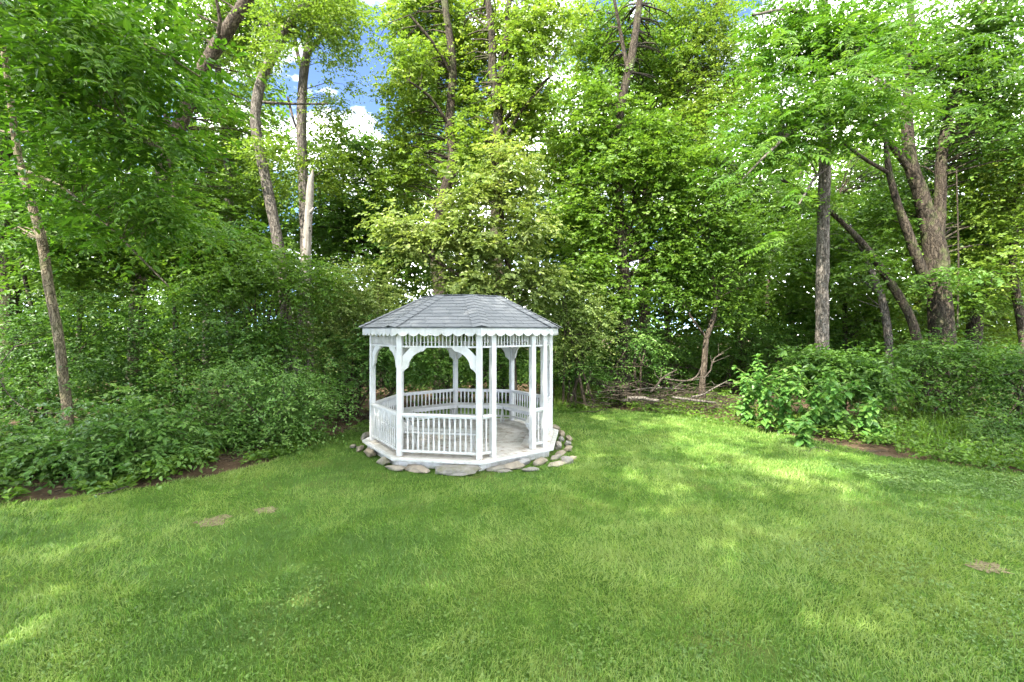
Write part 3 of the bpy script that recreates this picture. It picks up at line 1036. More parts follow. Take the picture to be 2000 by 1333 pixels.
T('leaning_tree', 'thick dark trunk leaning strongly to the right at upper left', 'tree',
  [(p) for p in [[(262, 720, 15, 34), (272, 560, 15, 34), (288, 450, 15, 33), (318, 340, 15, 34), (340, 275, 15, 35), (372, 190, 15, 34), (400, 130, 15, 31), (436, 72, 15, 30), (482, 0, 15, 27), (560, -120, 15, 20)],
   [(340, 275, 15, 12), (310, 200, 15, 10), (240, 120, 14.6, 7)], [(400, 130, 15, 10), (430, 40, 14.6, 9), (400, -60, 14, 6)]]],
  [(310, 30, 170, 80, 16.6, 1.3, 80), (470, 230, 80, 110, 16.8, .9, 50), (250, 190, 110, 100, 16.6, 1.0, 56), (400, 390, 100, 70, 16.2, .8, 44), (480, 40, 60, 60, 16.4, .8, 26)],
  'mid', 'brown', L=.10, seed=12, tint0=.42)

T('straight_tree', 'upright grey-brown trunk left of the pale curved one, thin and half hidden in leaves', 'tree',
  [[(452, 700, 17.5, 21), (448, 430, 17.5, 20), (446, 320, 17.5, 19), (436, 230, 17.5, 17), (424, 110, 17.5, 15), (415, -30, 17.5, 11)]],
  [(430, 100, 100, 120, 18.8, 1.1, 80), (480, 300, 70, 90, 18.4, .7, 40)], 'yellow', 'grey', L=.095, seed=13)

T('curved_tree', 'tall pale trunk that bends left then sweeps up to the right, left of centre', 'tree',
  [[(566, 720, 14.5, 26), (552, 540, 14.5, 24), (540, 460, 14.5, 24), (523, 370, 14.5, 23), (506, 290, 14.5, 23), (499, 225, 14.5, 23), (510, 160, 14.5, 22), (535, 105, 14.5, 21), (566, 50, 14.5, 21), (606, 0, 14.5, 20), (690, -110, 14.5, 15)],
   [(512, 200, 14.5, 7), (560, 203, 14.8, 6), (640, 203, 15, 4)]],
  [(600, 20, 110, 70, 14.5, 1.0, 42), (480, 60, 60, 80, 16.8, .7, 26), (670, 30, 40, 60, 15.5, .6, 12), (560, 330, 40, 60, 15.2, .5, 12), (535, 110, 40, 50, 13.8, .4, 7), (500, 300, 40, 50, 13.8, .4, 5)],
  'yellow', 'grey', L=.085, asp=.62, seed=14, tint0=.42, clump_r=.2, twigs=7, k=8, dens=1.7, branch_share=.15)

T('forked_tree', 'tall grey trunk forking near the top, standing behind the bleached snag', 'tree',
  [[(604, 720, 16.5, 24), (598, 520, 16.5, 23), (594, 400, 16.5, 22), (589, 260, 16.5, 21), (592, 160, 16.5, 20), (598, 110, 16.5, 18), (606, 60, 16.5, 13), (618, -10, 16.5, 11)],
   [(598, 110, 16.5, 11), (625, 75, 16.5, 10), (654, 40, 16.5, 8), (700, -20, 16.4, 6)], [(590, 140, 16.5, 9), (578, 90, 16.5, 9), (570, 20, 16.5, 8)],
   [(590, 270, 16.5, 7), (575, 240, 16.8, 6), (562, 190, 17, 5)]],
  [(668, 110, 36, 80, 16.5, .6, 10), (640, 20, 60, 50, 16.5, .7, 18), (650, 230, 40, 60, 17, .6, 10), (640, 330, 60, 60, 17, .7, 24)],
  'yellow', 'grey', L=.085, asp=.62, seed=15, clump_r=.2, twigs=7, k=8, dens=2.0, branch_share=.15)

T('dead_snag', 'bleached dead snag with a broken pointed top left of the gazebo roof', 'dead tree',
  [[(588, 700, 13.5, 24), (592, 600, 13.5, 23), (598, 510, 13.5, 20), (602, 430, 13.5, 17), (606, 370, 13.5, 15), (607, 352, 13.5, 13), (610, 340, 13.5, 7), (611, 331, 13.5, 2)], [(603, 420, 13.5, 7), (609, 412, 13.4, 6), (613, 406, 13.4, 4)], [(600, 470, 13.5, 7), (593, 462, 13.4, 6), (590, 458, 13.4, 4)], [(605, 365, 13.5, 6), (603, 350, 13.5, 5), (602, 343, 13.5, 2)]], [], 'mid', 'snag', seed=16)

T('shaded_tree', 'thick dark trunk half lost in leaves at the far left edge', 'tree',
  [[(22, 720, 12.5, 48), (18, 600, 12.5, 46), (14, 480, 12.5, 44), (20, 340, 12.5, 38), (10, 150, 12.5, 32), (0, -60, 12.5, 24)], [(70, 640, 11.5, 11), (52, 560, 11.5, 10), (36, 490, 11.5, 8), (6, 430, 11.6, 5)]],
  [(40, 200, 120, 140, 12.5, 1.2, 70), (120, 420, 130, 90, 12, .9, 60), (-60, 300, 120, 200, 12.5, 1.4, 60), (100, 40, 150, 90, 13, 1.4, 60)],
  'deep', 'dark', L=.10, seed=17)

T('understory_tree', 'thin trunk among dense layered leaves between the slender tree and the leaning one', 'tree',
  [[(345, 720, 13, 13), (342, 560, 13, 12), (345, 450, 13, 10), (330, 330, 13, 8)], [(152, 700, 13, 12), (158, 560, 13, 11), (162, 440, 13, 8)]],
  [(200, 400, 130, 80, 12.6, 1.0, 60), (170, 530, 140, 70, 12, .9, 50), (350, 470, 150, 70, 12.4, .9, 62), (450, 520, 120, 60, 12.2, .8, 46)],
  'mid', 'brown', L=.105, seed=18, flat=.25, tint0=.36, droop=.3)

# centre
T('ivy_clad_tree', 'tall dark trunk above the left end of the gazebo roof, wrapped in bright climbing leaves', 'tree',
  [[(862, 720, 16.5, 32), (861, 575, 16.5, 30), (852, 490, 16.5, 27), (862, 400, 16.5, 24), (886, 313, 16.5, 22), (878, 255, 16.5, 20), (884, 150, 16.5, 18), (880, 85, 16.5, 16), (868, 0, 16.5, 14), (860, -110, 16.5, 10)],
   [(884, 150, 16.5, 8), (850, 90, 16, 7), (800, 30, 15.6, 5)], [(880, 250, 16.5, 8), (840, 190, 16, 6), (800, 160, 15.6, 4)]],
  [(830, 110, 100, 130, 18.3, .9, 100), (800, 240, 70, 110, 17.8, .8, 60), (790, 330, 60, 70, 17, .8, 34), (920, 310, 35, 80, 15.8, .5, 20), (840, 20, 110, 60, 18, .9, 46), (815, 130, 40, 70, 16, .5, 16)],
  'yellow', 'dark', L=.105, asp=.68, seed=21, tint0=.48)

T('twin_stem_tree', 'tall dark tree behind the middle of the gazebo roof, its stem dividing near the top', 'tree',
  [[(978, 720, 15.5, 26), (974, 560, 15.5, 26), (971, 490, 15.5, 25), (970, 420, 15.5, 24), (974, 245, 15.5, 23), (972, 190, 15.5, 22), (962, 140, 15.5, 19), (962, 80, 15.5, 15), (952, -10, 15.5, 12), (948, -100, 15.5, 9)],
   [(970, 200, 15.5, 14), (984, 120, 15.5, 13), (988, 70, 15.5, 12), (995, 0, 15.5, 10)], [(974, 245, 15.5, 8), (1030, 190, 15.2, 7), (1075, 150, 15, 5)], [(972, 300, 15.5, 8), (1020, 215, 14.8, 6), (1060, 170, 14.4, 4)]],
  [(950, 90, 110, 120, 17.6, .9, 100), (1045, 40, 60, 80, 15.6, .9, 44), (1020, 220, 50, 110, 15.4, .8, 44), (930, 240, 50, 80, 17, .7, 36), (1025, 130, 40, 60, 15.2, .5, 16)],
  'yellow', 'dark', L=.105, asp=.68, seed=22, tint0=.52)

T('sunlit_maple', 'bright pale-green leafy young tree directly above the gazebo roof, leaves catching the sun', 'tree',
  [[(1002, 720, 13.2, 14), (998, 580, 13.2, 13), (985, 470, 13.2, 11), (975, 380, 13.2, 9), (960, 300, 13.2, 7)], [(995, 560, 13.2, 8), (920, 470, 13, 7), (850, 410, 12.8, 5)], [(1000, 600, 13.2, 8), (900, 540, 12.8, 6), (790, 470, 12.5, 4)]],
  [(1000, 330, 55, 60, 13.4, .6, 24), (930, 380, 50, 30, 13, .5, 16), (885, 445, 70, 32, 12.8, .6, 26), (1015, 440, 50, 50, 13, .6, 22), (765, 440, 60, 28, 12.7, .5, 14), (820, 480, 60, 26, 12.7, .5, 14), (925, 545, 60, 34, 12.8, .5, 22), (1030, 540, 60, 45, 13, .6, 26), (960, 480, 40, 22, 12.7, .4, 9), (905, 500, 50, 22, 12.7, .4, 10)],
  'pale', 'twig', L=.095, asp=.72, shape=6, seed=23, tint0=.62, flat=.34)

T('mossy_trunk_tree', 'stout dark brown trunk right of the gazebo, sunlit bark patches on its left side', 'tree',
  [[(1216, 745, 15.2, 31), (1219, 620, 15.2, 28), (1219, 540, 15.2, 26), (1211, 470, 15.2, 24), (1208, 400, 15.2, 22), (1204, 300, 15.2, 20), (1212, 210, 15.2, 18), (1232, 120, 15.2, 17), (1242, 60, 15.2, 15), (1252, -20, 15.2, 12)],
   [(1228, 150, 15.2, 9), (1215, 80, 15.2, 8), (1200, 0, 15, 6)], [(1218, 480, 15.2, 16), (1240, 400, 15.6, 14), (1250, 330, 15.8, 11)]],
  [(1230, 110, 110, 120, 17.4, .9, 84), (1170, 250, 80, 100, 15.6, .9, 56), (1285, 330, 80, 110, 15, 1.0, 66), (1145, 420, 65, 100, 15.2, .8, 46), (1150, 550, 55, 60, 14.6, .6, 26), (1290, 480, 60, 80, 15.4, .7, 40), (1215, 330, 50, 40, 14.6, .4, 10), (1225, 590, 40, 25, 14.5, .3, 6)],
  'mid', 'dark', L=.10, asp=.68, seed=24, tint0=.56, dens=1.4)

T('slanting_limb_tree', 'tall tree with a long dark limb slanting up right near the top of the picture', 'tree',
  [[(1262, 720, 18, 24), (1258, 540, 18, 22), (1262, 400, 18, 20), (1280, 270, 18, 19), (1330, 132, 18, 19), (1357, 97, 18, 18), (1383, 55, 18, 17), (1412, -5, 18, 15), (1450, -100, 18, 11)], [(1280, 270, 18, 12), (1270, 150, 18, 11), (1262, 20, 18, 9)]],
  [(1350, 60, 90, 110, 17.6, 1.3, 72), (1430, 160, 80, 90, 18.2, 1.1, 40), (1330, 240, 80, 90, 17.6, 1.1, 64), (1140, 70, 40, 80, 18, .8, 18), (1120, 300, 60, 90, 18, 1.0, 40)],
  'yellow', 'brown', L=.09, asp=.65, seed=25, tint0=.5, clump_r=.24, dens=1.7)

T('crooked_small_tree', 'small crooked tree with a thin curving trunk behind the brush pile', 'tree',
  [[(1372, 745, 15, 13), (1376, 706, 15, 13), (1380, 660, 15, 12), (1394, 620, 15, 11), (1398, 585, 15, 10), (1392, 545, 15, 8), (1380, 480, 15, 6)], [(1398, 585, 15, 7), (1412, 545, 15, 6), (1434, 530, 15, 5), (1470, 505, 15, 3)], [(1380, 660, 15, 6), (1350, 620, 15, 5), (1320, 560, 15.2, 3)]],
  [(1370, 430, 100, 80, 15, .9, 66), (1450, 500, 80, 70, 15, .8, 46), (1320, 540, 80, 60, 15, .8, 44), (1400, 600, 70, 40, 15.4, .6, 22)],
  'mid', 'brown', L=.09, asp=.68, seed=26, tint0=.30)

# darker trees deeper in, centre and right
T('deep_shade_tree', 'dark-leaved tree behind the snag, its crown filling the gap left of the gazebo roof', 'tree',
  [[(745, 720, 20, 16), (742, 540, 20, 15), (735, 400, 20, 12), (715, 290, 20, 8)]],
  [(720, 400, 110, 110, 20, 1.6, 120), (690, 300, 75, 45, 20, 1.0, 36), (640, 460, 90, 70, 20, 1.2, 60), (780, 500, 80, 60, 19, 1.2, 50)], 'deep', 'dark', L=.11, asp=.7, seed=27, tint0=.5)
T('shade_tree', 'dark-leaved tree filling the gap behind the stout trunk right of the gazebo', 'tree',
  [[(1120, 720, 20, 15), (1122, 560, 20, 14), (1118, 420, 20, 11), (1130, 300, 20, 7)], [(1122, 560, 20, 8), (1160, 470, 20, 6), (1172, 330, 20, 4)]],
  [(1110, 450, 100, 120, 20, 1.6, 110), (1130, 620, 80, 50, 19, 1.2, 40)], 'mid', 'brown', L=.105, asp=.7, seed=28, tint0=.35)
T('shade_tree', 'broad dense tree in deep shade behind the brush pile', 'tree',
  [[(1450, 720, 20, 18), (1446, 560, 20, 16), (1440, 420, 20, 13), (1450, 320, 20, 9)], [(1500, 720, 19, 9), (1498, 600, 19, 8), (1505, 500, 19, 6)]],
  [(1400, 380, 110, 90, 20, 1.6, 110), (1500, 440, 100, 100, 20, 1.6, 110), (1420, 560, 120, 60, 20, 1.4, 70), (1530, 600, 90, 60, 19, 1.2, 50)], 'mid', 'brown', L=.105, asp=.7, seed=29, tint0=.28)

# right side
T('straight_walnut_tree', 'straight pale-grey trunk behind the big-leaved green plants, feathery leaves above', 'tree',
  [[(1604, 760, 12.6, 33), (1606, 650, 12.6, 30), (1606, 560, 12.6, 29), (1608, 450, 12.6, 28), (1611, 330, 12.6, 27), (1612, 230, 12.6, 25), (1610, 120, 12.6, 23), (1608, 0, 12.6, 21), (1606, -120, 12.6, 16)],
   [(1612, 250, 12.6, 12), (1560, 250, 11.6, 9), (1500, 300, 10.4, 6), (1450, 350, 9.6, 3)], [(1611, 150, 12.6, 12), (1660, 130, 11.4, 9), (1720, 160, 10.2, 7), (1790, 190, 9.2, 4)], [(1610, 40, 12.6, 12), (1540, 20, 11.4, 8), (1470, 30, 10.6, 5)],
   [(1612, 225, 12.6, 8), (1632, 222, 12.5, 10), (1628, 236, 12.5, 5)], [(1611, 330, 12.6, 9), (1590, 350, 11.6, 7), (1560, 400, 10.6, 4)]],
  [(1560, 70, 100, 80, 12, 1.0, 56), (1660, 60, 110, 80, 11.6, 1.0, 60), (1540, 230, 80, 90, 11.4, .9, 46), (1680, 200, 90, 80, 11, .9, 40)],
  'fresh', 'grey', L=.10, asp=.40, branch_share=.25, seed=31, tint0=.46, k=12, tl=(.45, .8))

T('old_oak', 'massive dark old trunk dividing into several great limbs at right', 'tree',
  [[(1842, 740, 13.6, 66), (1838, 640, 13.6, 58), (1832, 560, 13.6, 54), (1826, 490, 13.6, 54), (1812, 430, 13.6, 40), (1796, 370, 13.6, 33), (1778, 320, 13.6, 31), (1772, 240, 13.6, 25), (1774, 150, 13.6, 20), (1780, 40, 13.6, 15), (1770, -80, 13.6, 12)],
   [(1828, 500, 13.6, 34), (1836, 400, 13.6, 27), (1838, 320, 13.6, 26), (1846, 260, 13.6, 25), (1868, 180, 13.6, 23), (1892, 130, 13.6, 21), (1910, 60, 13.6, 18), (1930, -40, 13.6, 14)],
   [(1776, 330, 13.6, 17), (1752, 300, 13.5, 15), (1728, 265, 13.4, 14), (1705, 240, 13.3, 12), (1690, 228, 13.2, 10), (1640, 190, 13, 5)],
   [(1806, 545, 13.5, 27), (1786, 490, 13.4, 24), (1768, 440, 13.4, 21), (1757, 410, 13.4, 18), (1738, 345, 13.4, 15), (1731, 290, 13.4, 11), (1722, 200, 13.4, 8)],
   [(1738, 340, 13.4, 10), (1680, 305, 13.2, 8), (1626, 262, 13, 6)], [(1868, 180, 13.6, 10), (1900, 190, 13.6, 9), (1955, 150, 13.8, 7)]],
  [(1910, 60, 130, 100, 13.2, 1.2, 90), (1740, 110, 80, 90, 14.6, .9, 46), (1950, 220, 110, 120, 13.4, 1.2, 80), (1840, 330, 80, 80, 15.4, .9, 40), (1740, 400, 60, 50, 14.6, .6, 24), (1850, 545, 80, 22, 12.9, .4, 8), (1905, 470, 50, 60, 14.8, .6, 20)],
  'deep', 'dark', L=.095, asp=.6, seed=32, tint0=.52, flat=.28, sides=14)

T('leaning_dead_tree', 'bare dark trunk leaning to the left between the straight trunk and the massive old one', 'tree',
  [[(1800, 700, 13, 26), (1790, 660, 13, 23), (1774, 611, 13, 21), (1738, 551, 13, 20), (1700, 495, 13, 17), (1662, 452, 13, 13), (1600, 396, 13, 10), (1516, 345, 13, 7)]],
  [(1560, 400, 60, 30, 13, .5, 12), (1700, 520, 40, 25, 12.6, .3, 6)], 'mid', 'dark', L=.09, seed=33)
T('bent_tree', 'slim bent grey trunk standing just left of the leaning dark trunk at right', 'tree',
  [[(1740, 760, 14.4, 20), (1736, 690, 14.4, 19), (1733, 637, 14.4, 19), (1720, 574, 14.4, 17), (1704, 535, 14.4, 14), (1690, 500, 14.4, 11), (1660, 440, 14.4, 8)]],
  [(1680, 460, 80, 50, 14.6, .8, 36), (1700, 560, 60, 40, 15, .6, 18)], 'mid', 'grey', L=.09, seed=34, tint0=.4)
T('broken_trunk_tree', 'broken dark trunk with a pale torn patch right of the massive old tree', 'tree',
  [[(1892, 760, 15, 40), (1898, 690, 15, 38), (1906, 620, 15, 36), (1920, 560, 15, 34), (1928, 510, 15, 28), (1932, 470, 15, 20)], [(1870, 640, 13.2, 4), (1872, 500, 13.2, 4), (1868, 330, 13.2, 3)]],
  [(1930, 440, 90, 70, 15, 1.0, 56), (1900, 590, 70, 40, 14.6, .7, 28)], 'mid', 'dark', L=.09, seed=35, tint0=.45, branch_share=.12)
T('edge_tree', 'brown trunk cut off by the right edge of the woods', 'tree',
  [[(2004, 740, 14, 26), (1998, 640, 14, 24), (1984, 575, 14, 20), (1978, 500, 14, 17), (1990, 380, 14, 14)]],
  [(1960, 380, 90, 90, 14, 1.0, 60), (2060, 300, 110, 160, 14, 1.4, 60), (1970, 520, 80, 60, 13.8, .8, 36)], 'yellow', 'brown', L=.09, seed=36, tint0=.42)
T('shade_tree', 'leafy young tree in shade behind the straight pale-grey trunk', 'tree',
  [[(1652, 720, 17, 12), (1650, 600, 17, 11), (1655, 480, 17, 9), (1640, 380, 17, 6)]],
  [(1640, 480, 110, 100, 17, 1.3, 90), (1720, 360, 100, 90, 17.5, 1.3, 70), (1570, 520, 70, 80, 16.5, 1.0, 44), (1690, 620, 90, 50, 16.5, 1.0, 44)], 'mid', 'brown', L=.10, seed=37, tint0=.42)
T('deep_shade_tree', 'leafy tree seen between the leaning dark trunk and the pale curved one', 'tree',
  [[(402, 720, 20, 15), (404, 540, 20, 14), (410, 360, 20, 11), (398, 300, 20, 9)]],
  [(420, 340, 90, 90, 20, 1.4, 80), (500, 400, 70, 70, 20, 1.2, 44), (330, 400, 90, 70, 19.5, 1.2, 50)], 'mid', 'grey', L=.11, asp=.7, seed=39, tint0=.35)
T('shade_tree', 'leafy tree closing the view behind the massive old trunk at right', 'tree',
  [[(1790, 720, 18, 16), (1794, 560, 18, 15), (1800, 420, 18, 12), (1810, 300, 18, 8)]],
  [(1800, 440, 130, 110, 19, 1.3, 110), (1930, 600, 110, 70, 17, 1.3, 66), (1780, 620, 110, 60, 17.4, 1.2, 60)], 'yellow', 'brown', L=.10, seed=38, tint0=.36)

# thin stems deep in the wood
for i, (px, d, wd) in enumerate([(640, 22, 12), (905, 22, 12), (1060, 23, 11), (1305, 21, 12), (1480, 22, 11), (1545, 21, 13), (1705, 23, 10), (1960, 23, 11)]):
    lean = RS.uniform(-40, 40)
    T('background_tree', 'thin dark tree stem standing deep in the shaded wood', 'tree',
      [[(px, 720, d, wd), (px + lean * .3, 520, d, wd * .9), (px + lean * .6 + RS.uniform(-8, 8), 400, d, wd * .7), (px + lean, 300, d, wd * .35)]],
      [(px + lean * .7, 330, 80, 100, d, 1.2, 26)], 'mid', 'brown', L=.12, seed=60 + i, sides=6, group='thin stems deep in the wood', tint0=.35)

# ------------------------------------------------------------------ shrubs
def shrub(name, label, px, py, d, blobs, leaf, L=.075, asp=.55, shape=4, seed=1, stems=6, sw=8, group=None, cat='shrub', **kw):
    rs = np.random.RandomState(seed)
    base = np.array([(px - CX) * d / FPX, d, 0.0])
    root = tag(empty(name, tuple(base)), label, cat, group)
    V, Fc, Tt, C = foliage(blobs, L, asp, shape, rs, **kw)
    wd = Wood()
    Cl = local(C, base)
    for i in range(stems):
        t = Cl[rs.randint(len(Cl))]
        b = np.array([rs.normal(0, .22), rs.normal(0, .15), -.04])
        r1 = sw * d / FPX * .5 * rs.uniform(.5, 1.1)
        m = b * .45 + t * .55 + rs.normal(0, .12, 3) + np.array([0, 0, .15])
        Q, rr = wd.path([b, m, t], [r1, r1 * .6, r1 * .25], 5, .4)
        for j in range(3):
            c = Cl[rs.randint(len(Cl))]
            if np.linalg.norm(c - m) < 2.0: wd.path([m, (m + c) / 2 + rs.normal(0, .08, 3), c], [r1 * .45, r1 * .3, .003], 4, .5)
    wd.build('stem', BARK['twig'], root)
    obj('foliage', np_mesh('foliage', local(V, base), Fc, LM[leaf], tint=Tt), root)
    return root

SHK = dict(twigs=8, k=10, tl=(.28, .85), clump_r=.24, flat=.45, tvar=.2)
shrub('honeysuckle_shrub', 'low spreading dark green shrub at the foot of the slender tree, left edge', 200, 900, 7.9,
      [(265, 835, 95, 58, 7.9, .5, 38), (180, 880, 120, 45, 7.4, .5, 34), (10, 885, 75, 50, 7.5, .5, 26), (290, 870, 60, 40, 7.7, .4, 14)], 'shrub', seed=41, L=.098, shape=6, tint0=.55, **SHK)
shrub('honeysuckle_shrub', 'rounded grey-green shrub spilling onto the bare soil left of the gazebo', 520, 860, 9.6,
      [(530, 790, 120, 70, 9.6, .8, 76), (500, 835, 110, 40, 9.2, .5, 34), (590, 770, 50, 45, 9.8, .5, 22), (430, 850, 70, 30, 9.0, .4, 14), (480, 730, 70, 30, 9.8, .5, 14)], 'shrub', seed=42, L=.07, tint0=.52, **SHK)
shrub('woodland_shrub', 'tall dark mass of leaves behind the rounded grey-green shrub', 420, 800, 11,
      [(400, 650, 140, 80, 11, .8, 64), (300, 740, 120, 70, 10.8, .7, 36), (520, 690, 90, 50, 10.8, .6, 30), (420, 780, 130, 40, 10.8, .5, 22)], 'deep', seed=43, L=.085, asp=.6, tint0=.30, **SHK)
shrub('woodland_shrub', 'dark leafy shrub behind the slender tree at the left edge', 80, 800, 10.6,
      [(60, 680, 120, 100, 10.8, .9, 64), (190, 660, 100, 90, 10.8, .8, 54), (40, 780, 140, 70, 9.8, .8, 48), (210, 760, 80, 60, 10.2, .6, 30)], 'deep', seed=44, L=.085, asp=.6, tint0=.26, **SHK)
shrub('twiggy_shrub', 'open twiggy shrub with arching stems standing behind the left shrubs', 500, 790, 11.6,
      [(520, 540, 110, 50, 11.6, .8, 50), (440, 560, 70, 40, 11.6, .7, 24), (600, 560, 70, 50, 11.6, .6, 34), (380, 580, 80, 30, 11.4, .6, 22), (520, 660, 100, 40, 11.4, .6, 22)], 'mid', seed=45, L=.085, asp=.6, stems=12, sw=9, tint0=.32, **SHK)
shrub('sunlit_shrub', 'pale sunlit shrub rising left of the gazebo roof below the snag', 680, 790, 12.6,
      [(680, 590, 90, 60, 12.6, .9, 76), (640, 660, 70, 60, 12.2, .7, 44), (740, 600, 60, 40, 12.8, .6, 34), (700, 540, 60, 30, 12.8, .6, 24)], 'pale', seed=46, L=.07, asp=.6, tint0=.42, **SHK)
shrub('woodland_shrub', 'dark shrub with thin upright stems close behind the left side of the gazebo', 690, 800, 12.2,
      [(690, 700, 70, 60, 12.2, .6, 44), (760, 680, 60, 60, 12.4, .6, 36), (800, 740, 60, 40, 12.8, .5, 24), (650, 760, 50, 30, 11.6, .4, 16)], 'shrub', seed=47, L=.085, asp=.6, tint0=.34, stems=12, sw=7, **SHK)
shrub('woodland_shrub', 'shaded shrub seen through the middle of the gazebo', 890, 785, 14,
      [(860, 690, 90, 60, 14, .8, 60), (930, 730, 80, 40, 14, .7, 36), (990, 700, 60, 50, 14, .7, 34)], 'deep', seed=48, L=.09, asp=.65, tint0=.45, **SHK)
shrub('sunlit_shrub', 'pale sunlit shrub just right of the gazebo roof', 1130, 780, 14,
      [(1100, 590, 70, 60, 13.8, .8, 62), (1140, 650, 55, 50, 13.6, .7, 40), (1080, 680, 50, 40, 14, .6, 26), (1165, 610, 35, 40, 14, .5, 14)], 'pale', seed=49, L=.08, asp=.65, tint0=.30, **SHK)
shrub('woodland_shrub', 'drooping shrub in front of the stout dark trunk right of the gazebo', 1240, 775, 14.2,
      [(1245, 660, 40, 30, 14.4, .4, 14), (1155, 720, 50, 35, 14, .5, 22), (1275, 700, 35, 30, 14.6, .4, 10)], 'shrub', seed=50, L=.085, asp=.55, tint0=.55, **SHK)
shrub('broadleaf_shrub', 'dark broad-leaved shrub at the foot of the straight pale-grey trunk', 1640, 800, 12,
      [(1630, 720, 80, 35, 11.8, .6, 44), (1690, 740, 60, 40, 11.6, .5, 28), (1570, 715, 40, 25, 12, .4, 10)], 'deep', seed=51, L=.12, asp=.55, shape=6, tint0=.45, **SHK)
shrub('broadleaf_shrub', 'dark layered shrub in front of the massive old trunk', 1850, 800, 11.6,
      [(1850, 690, 70, 35, 11.6, .6, 36), (1930, 710, 60, 35, 11.4, .5, 22), (1780, 705, 35, 25, 11.8, .4, 10), (1890, 765, 80, 25, 11, .5, 18)], 'deep', seed=52, L=.09, asp=.5, tint0=.42, **SHK)
shrub('woodland_shrub', 'green shrub against the right edge in front of the brown edge trunk', 1980, 820, 10.4,
      [(1985, 750, 60, 45, 10.4, .6, 26), (2060, 720, 90, 90, 10.4, .8, 40), (1970, 840, 80, 35, 9.6, .5, 20)], 'deep', seed=53, L=.085, asp=.5, tint0=.40, **SHK)
for i, (px, d, py, rx, ry, where) in enumerate([(1310, 17.5, 690, 90, 60, 'straight behind the left half of the brush pile'), (1440, 17.5, 680, 90, 70, 'behind the right end of the brush pile'), (1530, 17, 690, 80, 60, 'left of the straight pale-grey trunk'),
        (1100, 18, 720, 80, 40, 'just right of the gazebo'), (1680, 17, 690, 90, 50, 'between the straight pale-grey trunk and the bent one'), (1590, 18, 650, 80, 60, 'directly behind the straight pale-grey trunk')]):
    shrub('undergrowth_shrub', 'shadowy undergrowth shrub ' + where, px, 780, d, [(px, py, rx, ry, d, .9, 48)], 'deep', seed=70 + i, L=.10, asp=.65, tint0=.45, group='undergrowth between the trunks', **SHK)

# ------------------------------------------------------------------ feathery fronds of the straight trunk and leafy twigs of the slender tree (pieces large enough to see singly)
def frond_mesh(name, n, ln, leaf_l, asp, seed, leaf, shape=6, droop=.35, tint0=.45):
    rs = np.random.RandomState(seed)
    t = np.linspace(.12, 1, n)
    pos, ax, nr = [], [], []
    stem = lambda s: np.array([s * ln, 0, .10 * ln * s - droop * ln * s * s])
    for i, s in enumerate(t):
        for sg in (-1, 1):
            p = stem(s); pos.append(p)
            ax.append([.45 + .35 * s, sg * (1.0 - .35 * s), -.28 + rs.normal(0, .08)])
            nr.append([rs.normal(0, .15), rs.normal(0, .15) - sg * .1, 1])
    pos.append(stem(1)); ax.append([1, 0, -.4]); nr.append([0, 0, 1])
    m = len(pos)
    taper = np.concatenate([np.repeat(1 - .45 * np.abs(t - .45) / .55, 2), [.8]])
    V, Fc, T = leaf_arrays(np.array(pos), np.array(ax), unit(np.array(nr, float)), leaf_l * taper * rs.uniform(.9, 1.1, m), leaf_l * asp * taper, np.clip(tint0 + rs.normal(0, .10, m), 0, 1), shape)
    P = np.array([stem(s) for s in np.linspace(0, 1, 6)])
    V2, F2 = tube(P, np.linspace(.006, .002, 6), 3)
    F2 = np.concatenate([F2[:, [0, 1, 2]], F2[:, [0, 2, 3]]])
    return np_mesh(name, np.concatenate([V, V2]), np.concatenate([Fc, F2 + len(V)]), LM[leaf], tint=np.concatenate([T, np.full(len(V2), .5)]))

def hang(root, name, meshes, blobs, rs, out_from, smin=.75, smax=1.2):
    bl = np.array(root.location)
    for b in blobs:
        c, r = blob_world(b)
        p, u, rad = clump_points(c, r, b[6], rs, .6)
        for q in p:
            dv = q - out_from; th = math.atan2(dv[1], dv[0]) + rs.normal(0, .75)
            obj(name, meshes[rs.randint(len(meshes))], root, tuple(q - bl), (rs.normal(0, .30), rs.normal(.12, .25), th), (rs.uniform(smin, smax),) * 3)

_rs = np.random.RandomState(5)
FRONDS = [frond_mesh('frond', 8, .62, .165, .30, 300 + i, 'fresh', tint0=.45 + .14 * i, droop=.28 + .1 * i) for i in range(4)]
wal = [o for o in TREES if o.name.startswith('straight_walnut')][0]
hang(wal, 'frond', FRONDS, [(1560, 110, 130, 60, 10.2, .9, 34), (1500, 260, 120, 90, 9.6, .9, 44), (1640, 160, 110, 60, 9.4, .8, 30), (1750, 140, 110, 50, 8.6, .7, 24), (1800, 225, 80, 25, 8.4, .4, 8),
     (1880, 60, 120, 60, 8.4, .8, 30), (1560, 370, 70, 60, 9.6, .6, 20), (1450, 330, 60, 60, 9.8, .5, 14), (1520, 470, 50, 30, 9.6, .4, 8), (1700, 30, 120, 60, 9.4, .8, 26), (1960, 130, 60, 60, 8.2, .6, 14)], _rs, W(1610, 100, 12.6))
TWIGS = [frond_mesh('leafy_twig', 6, .60, .125, .50, 330 + i, 'fresh', tint0=.34 + .12 * i, droop=.30 + .12 * i) for i in range(4)]
sle = [o for o in TREES if o.name.startswith('slender_tree')][0]
hang(sle, 'leafy_twig', TWIGS, [(240, 110, 110, 80, 6.3, .6, 40), (370, 190, 40, 25, 5.9, .3, 9), (190, 60, 140, 60, 6.6, .8, 36), (120, 190, 80, 70, 7.2, .6, 16), (240, 260, 110, 45, 6.8, .6, 24), (330, 380, 90, 50, 7.4, .5, 24), (420, 450, 90, 40, 8.0, .4, 20), (220, 380, 110, 50, 7.6, .6, 20)], _rs, W(20, 150, 9.2))

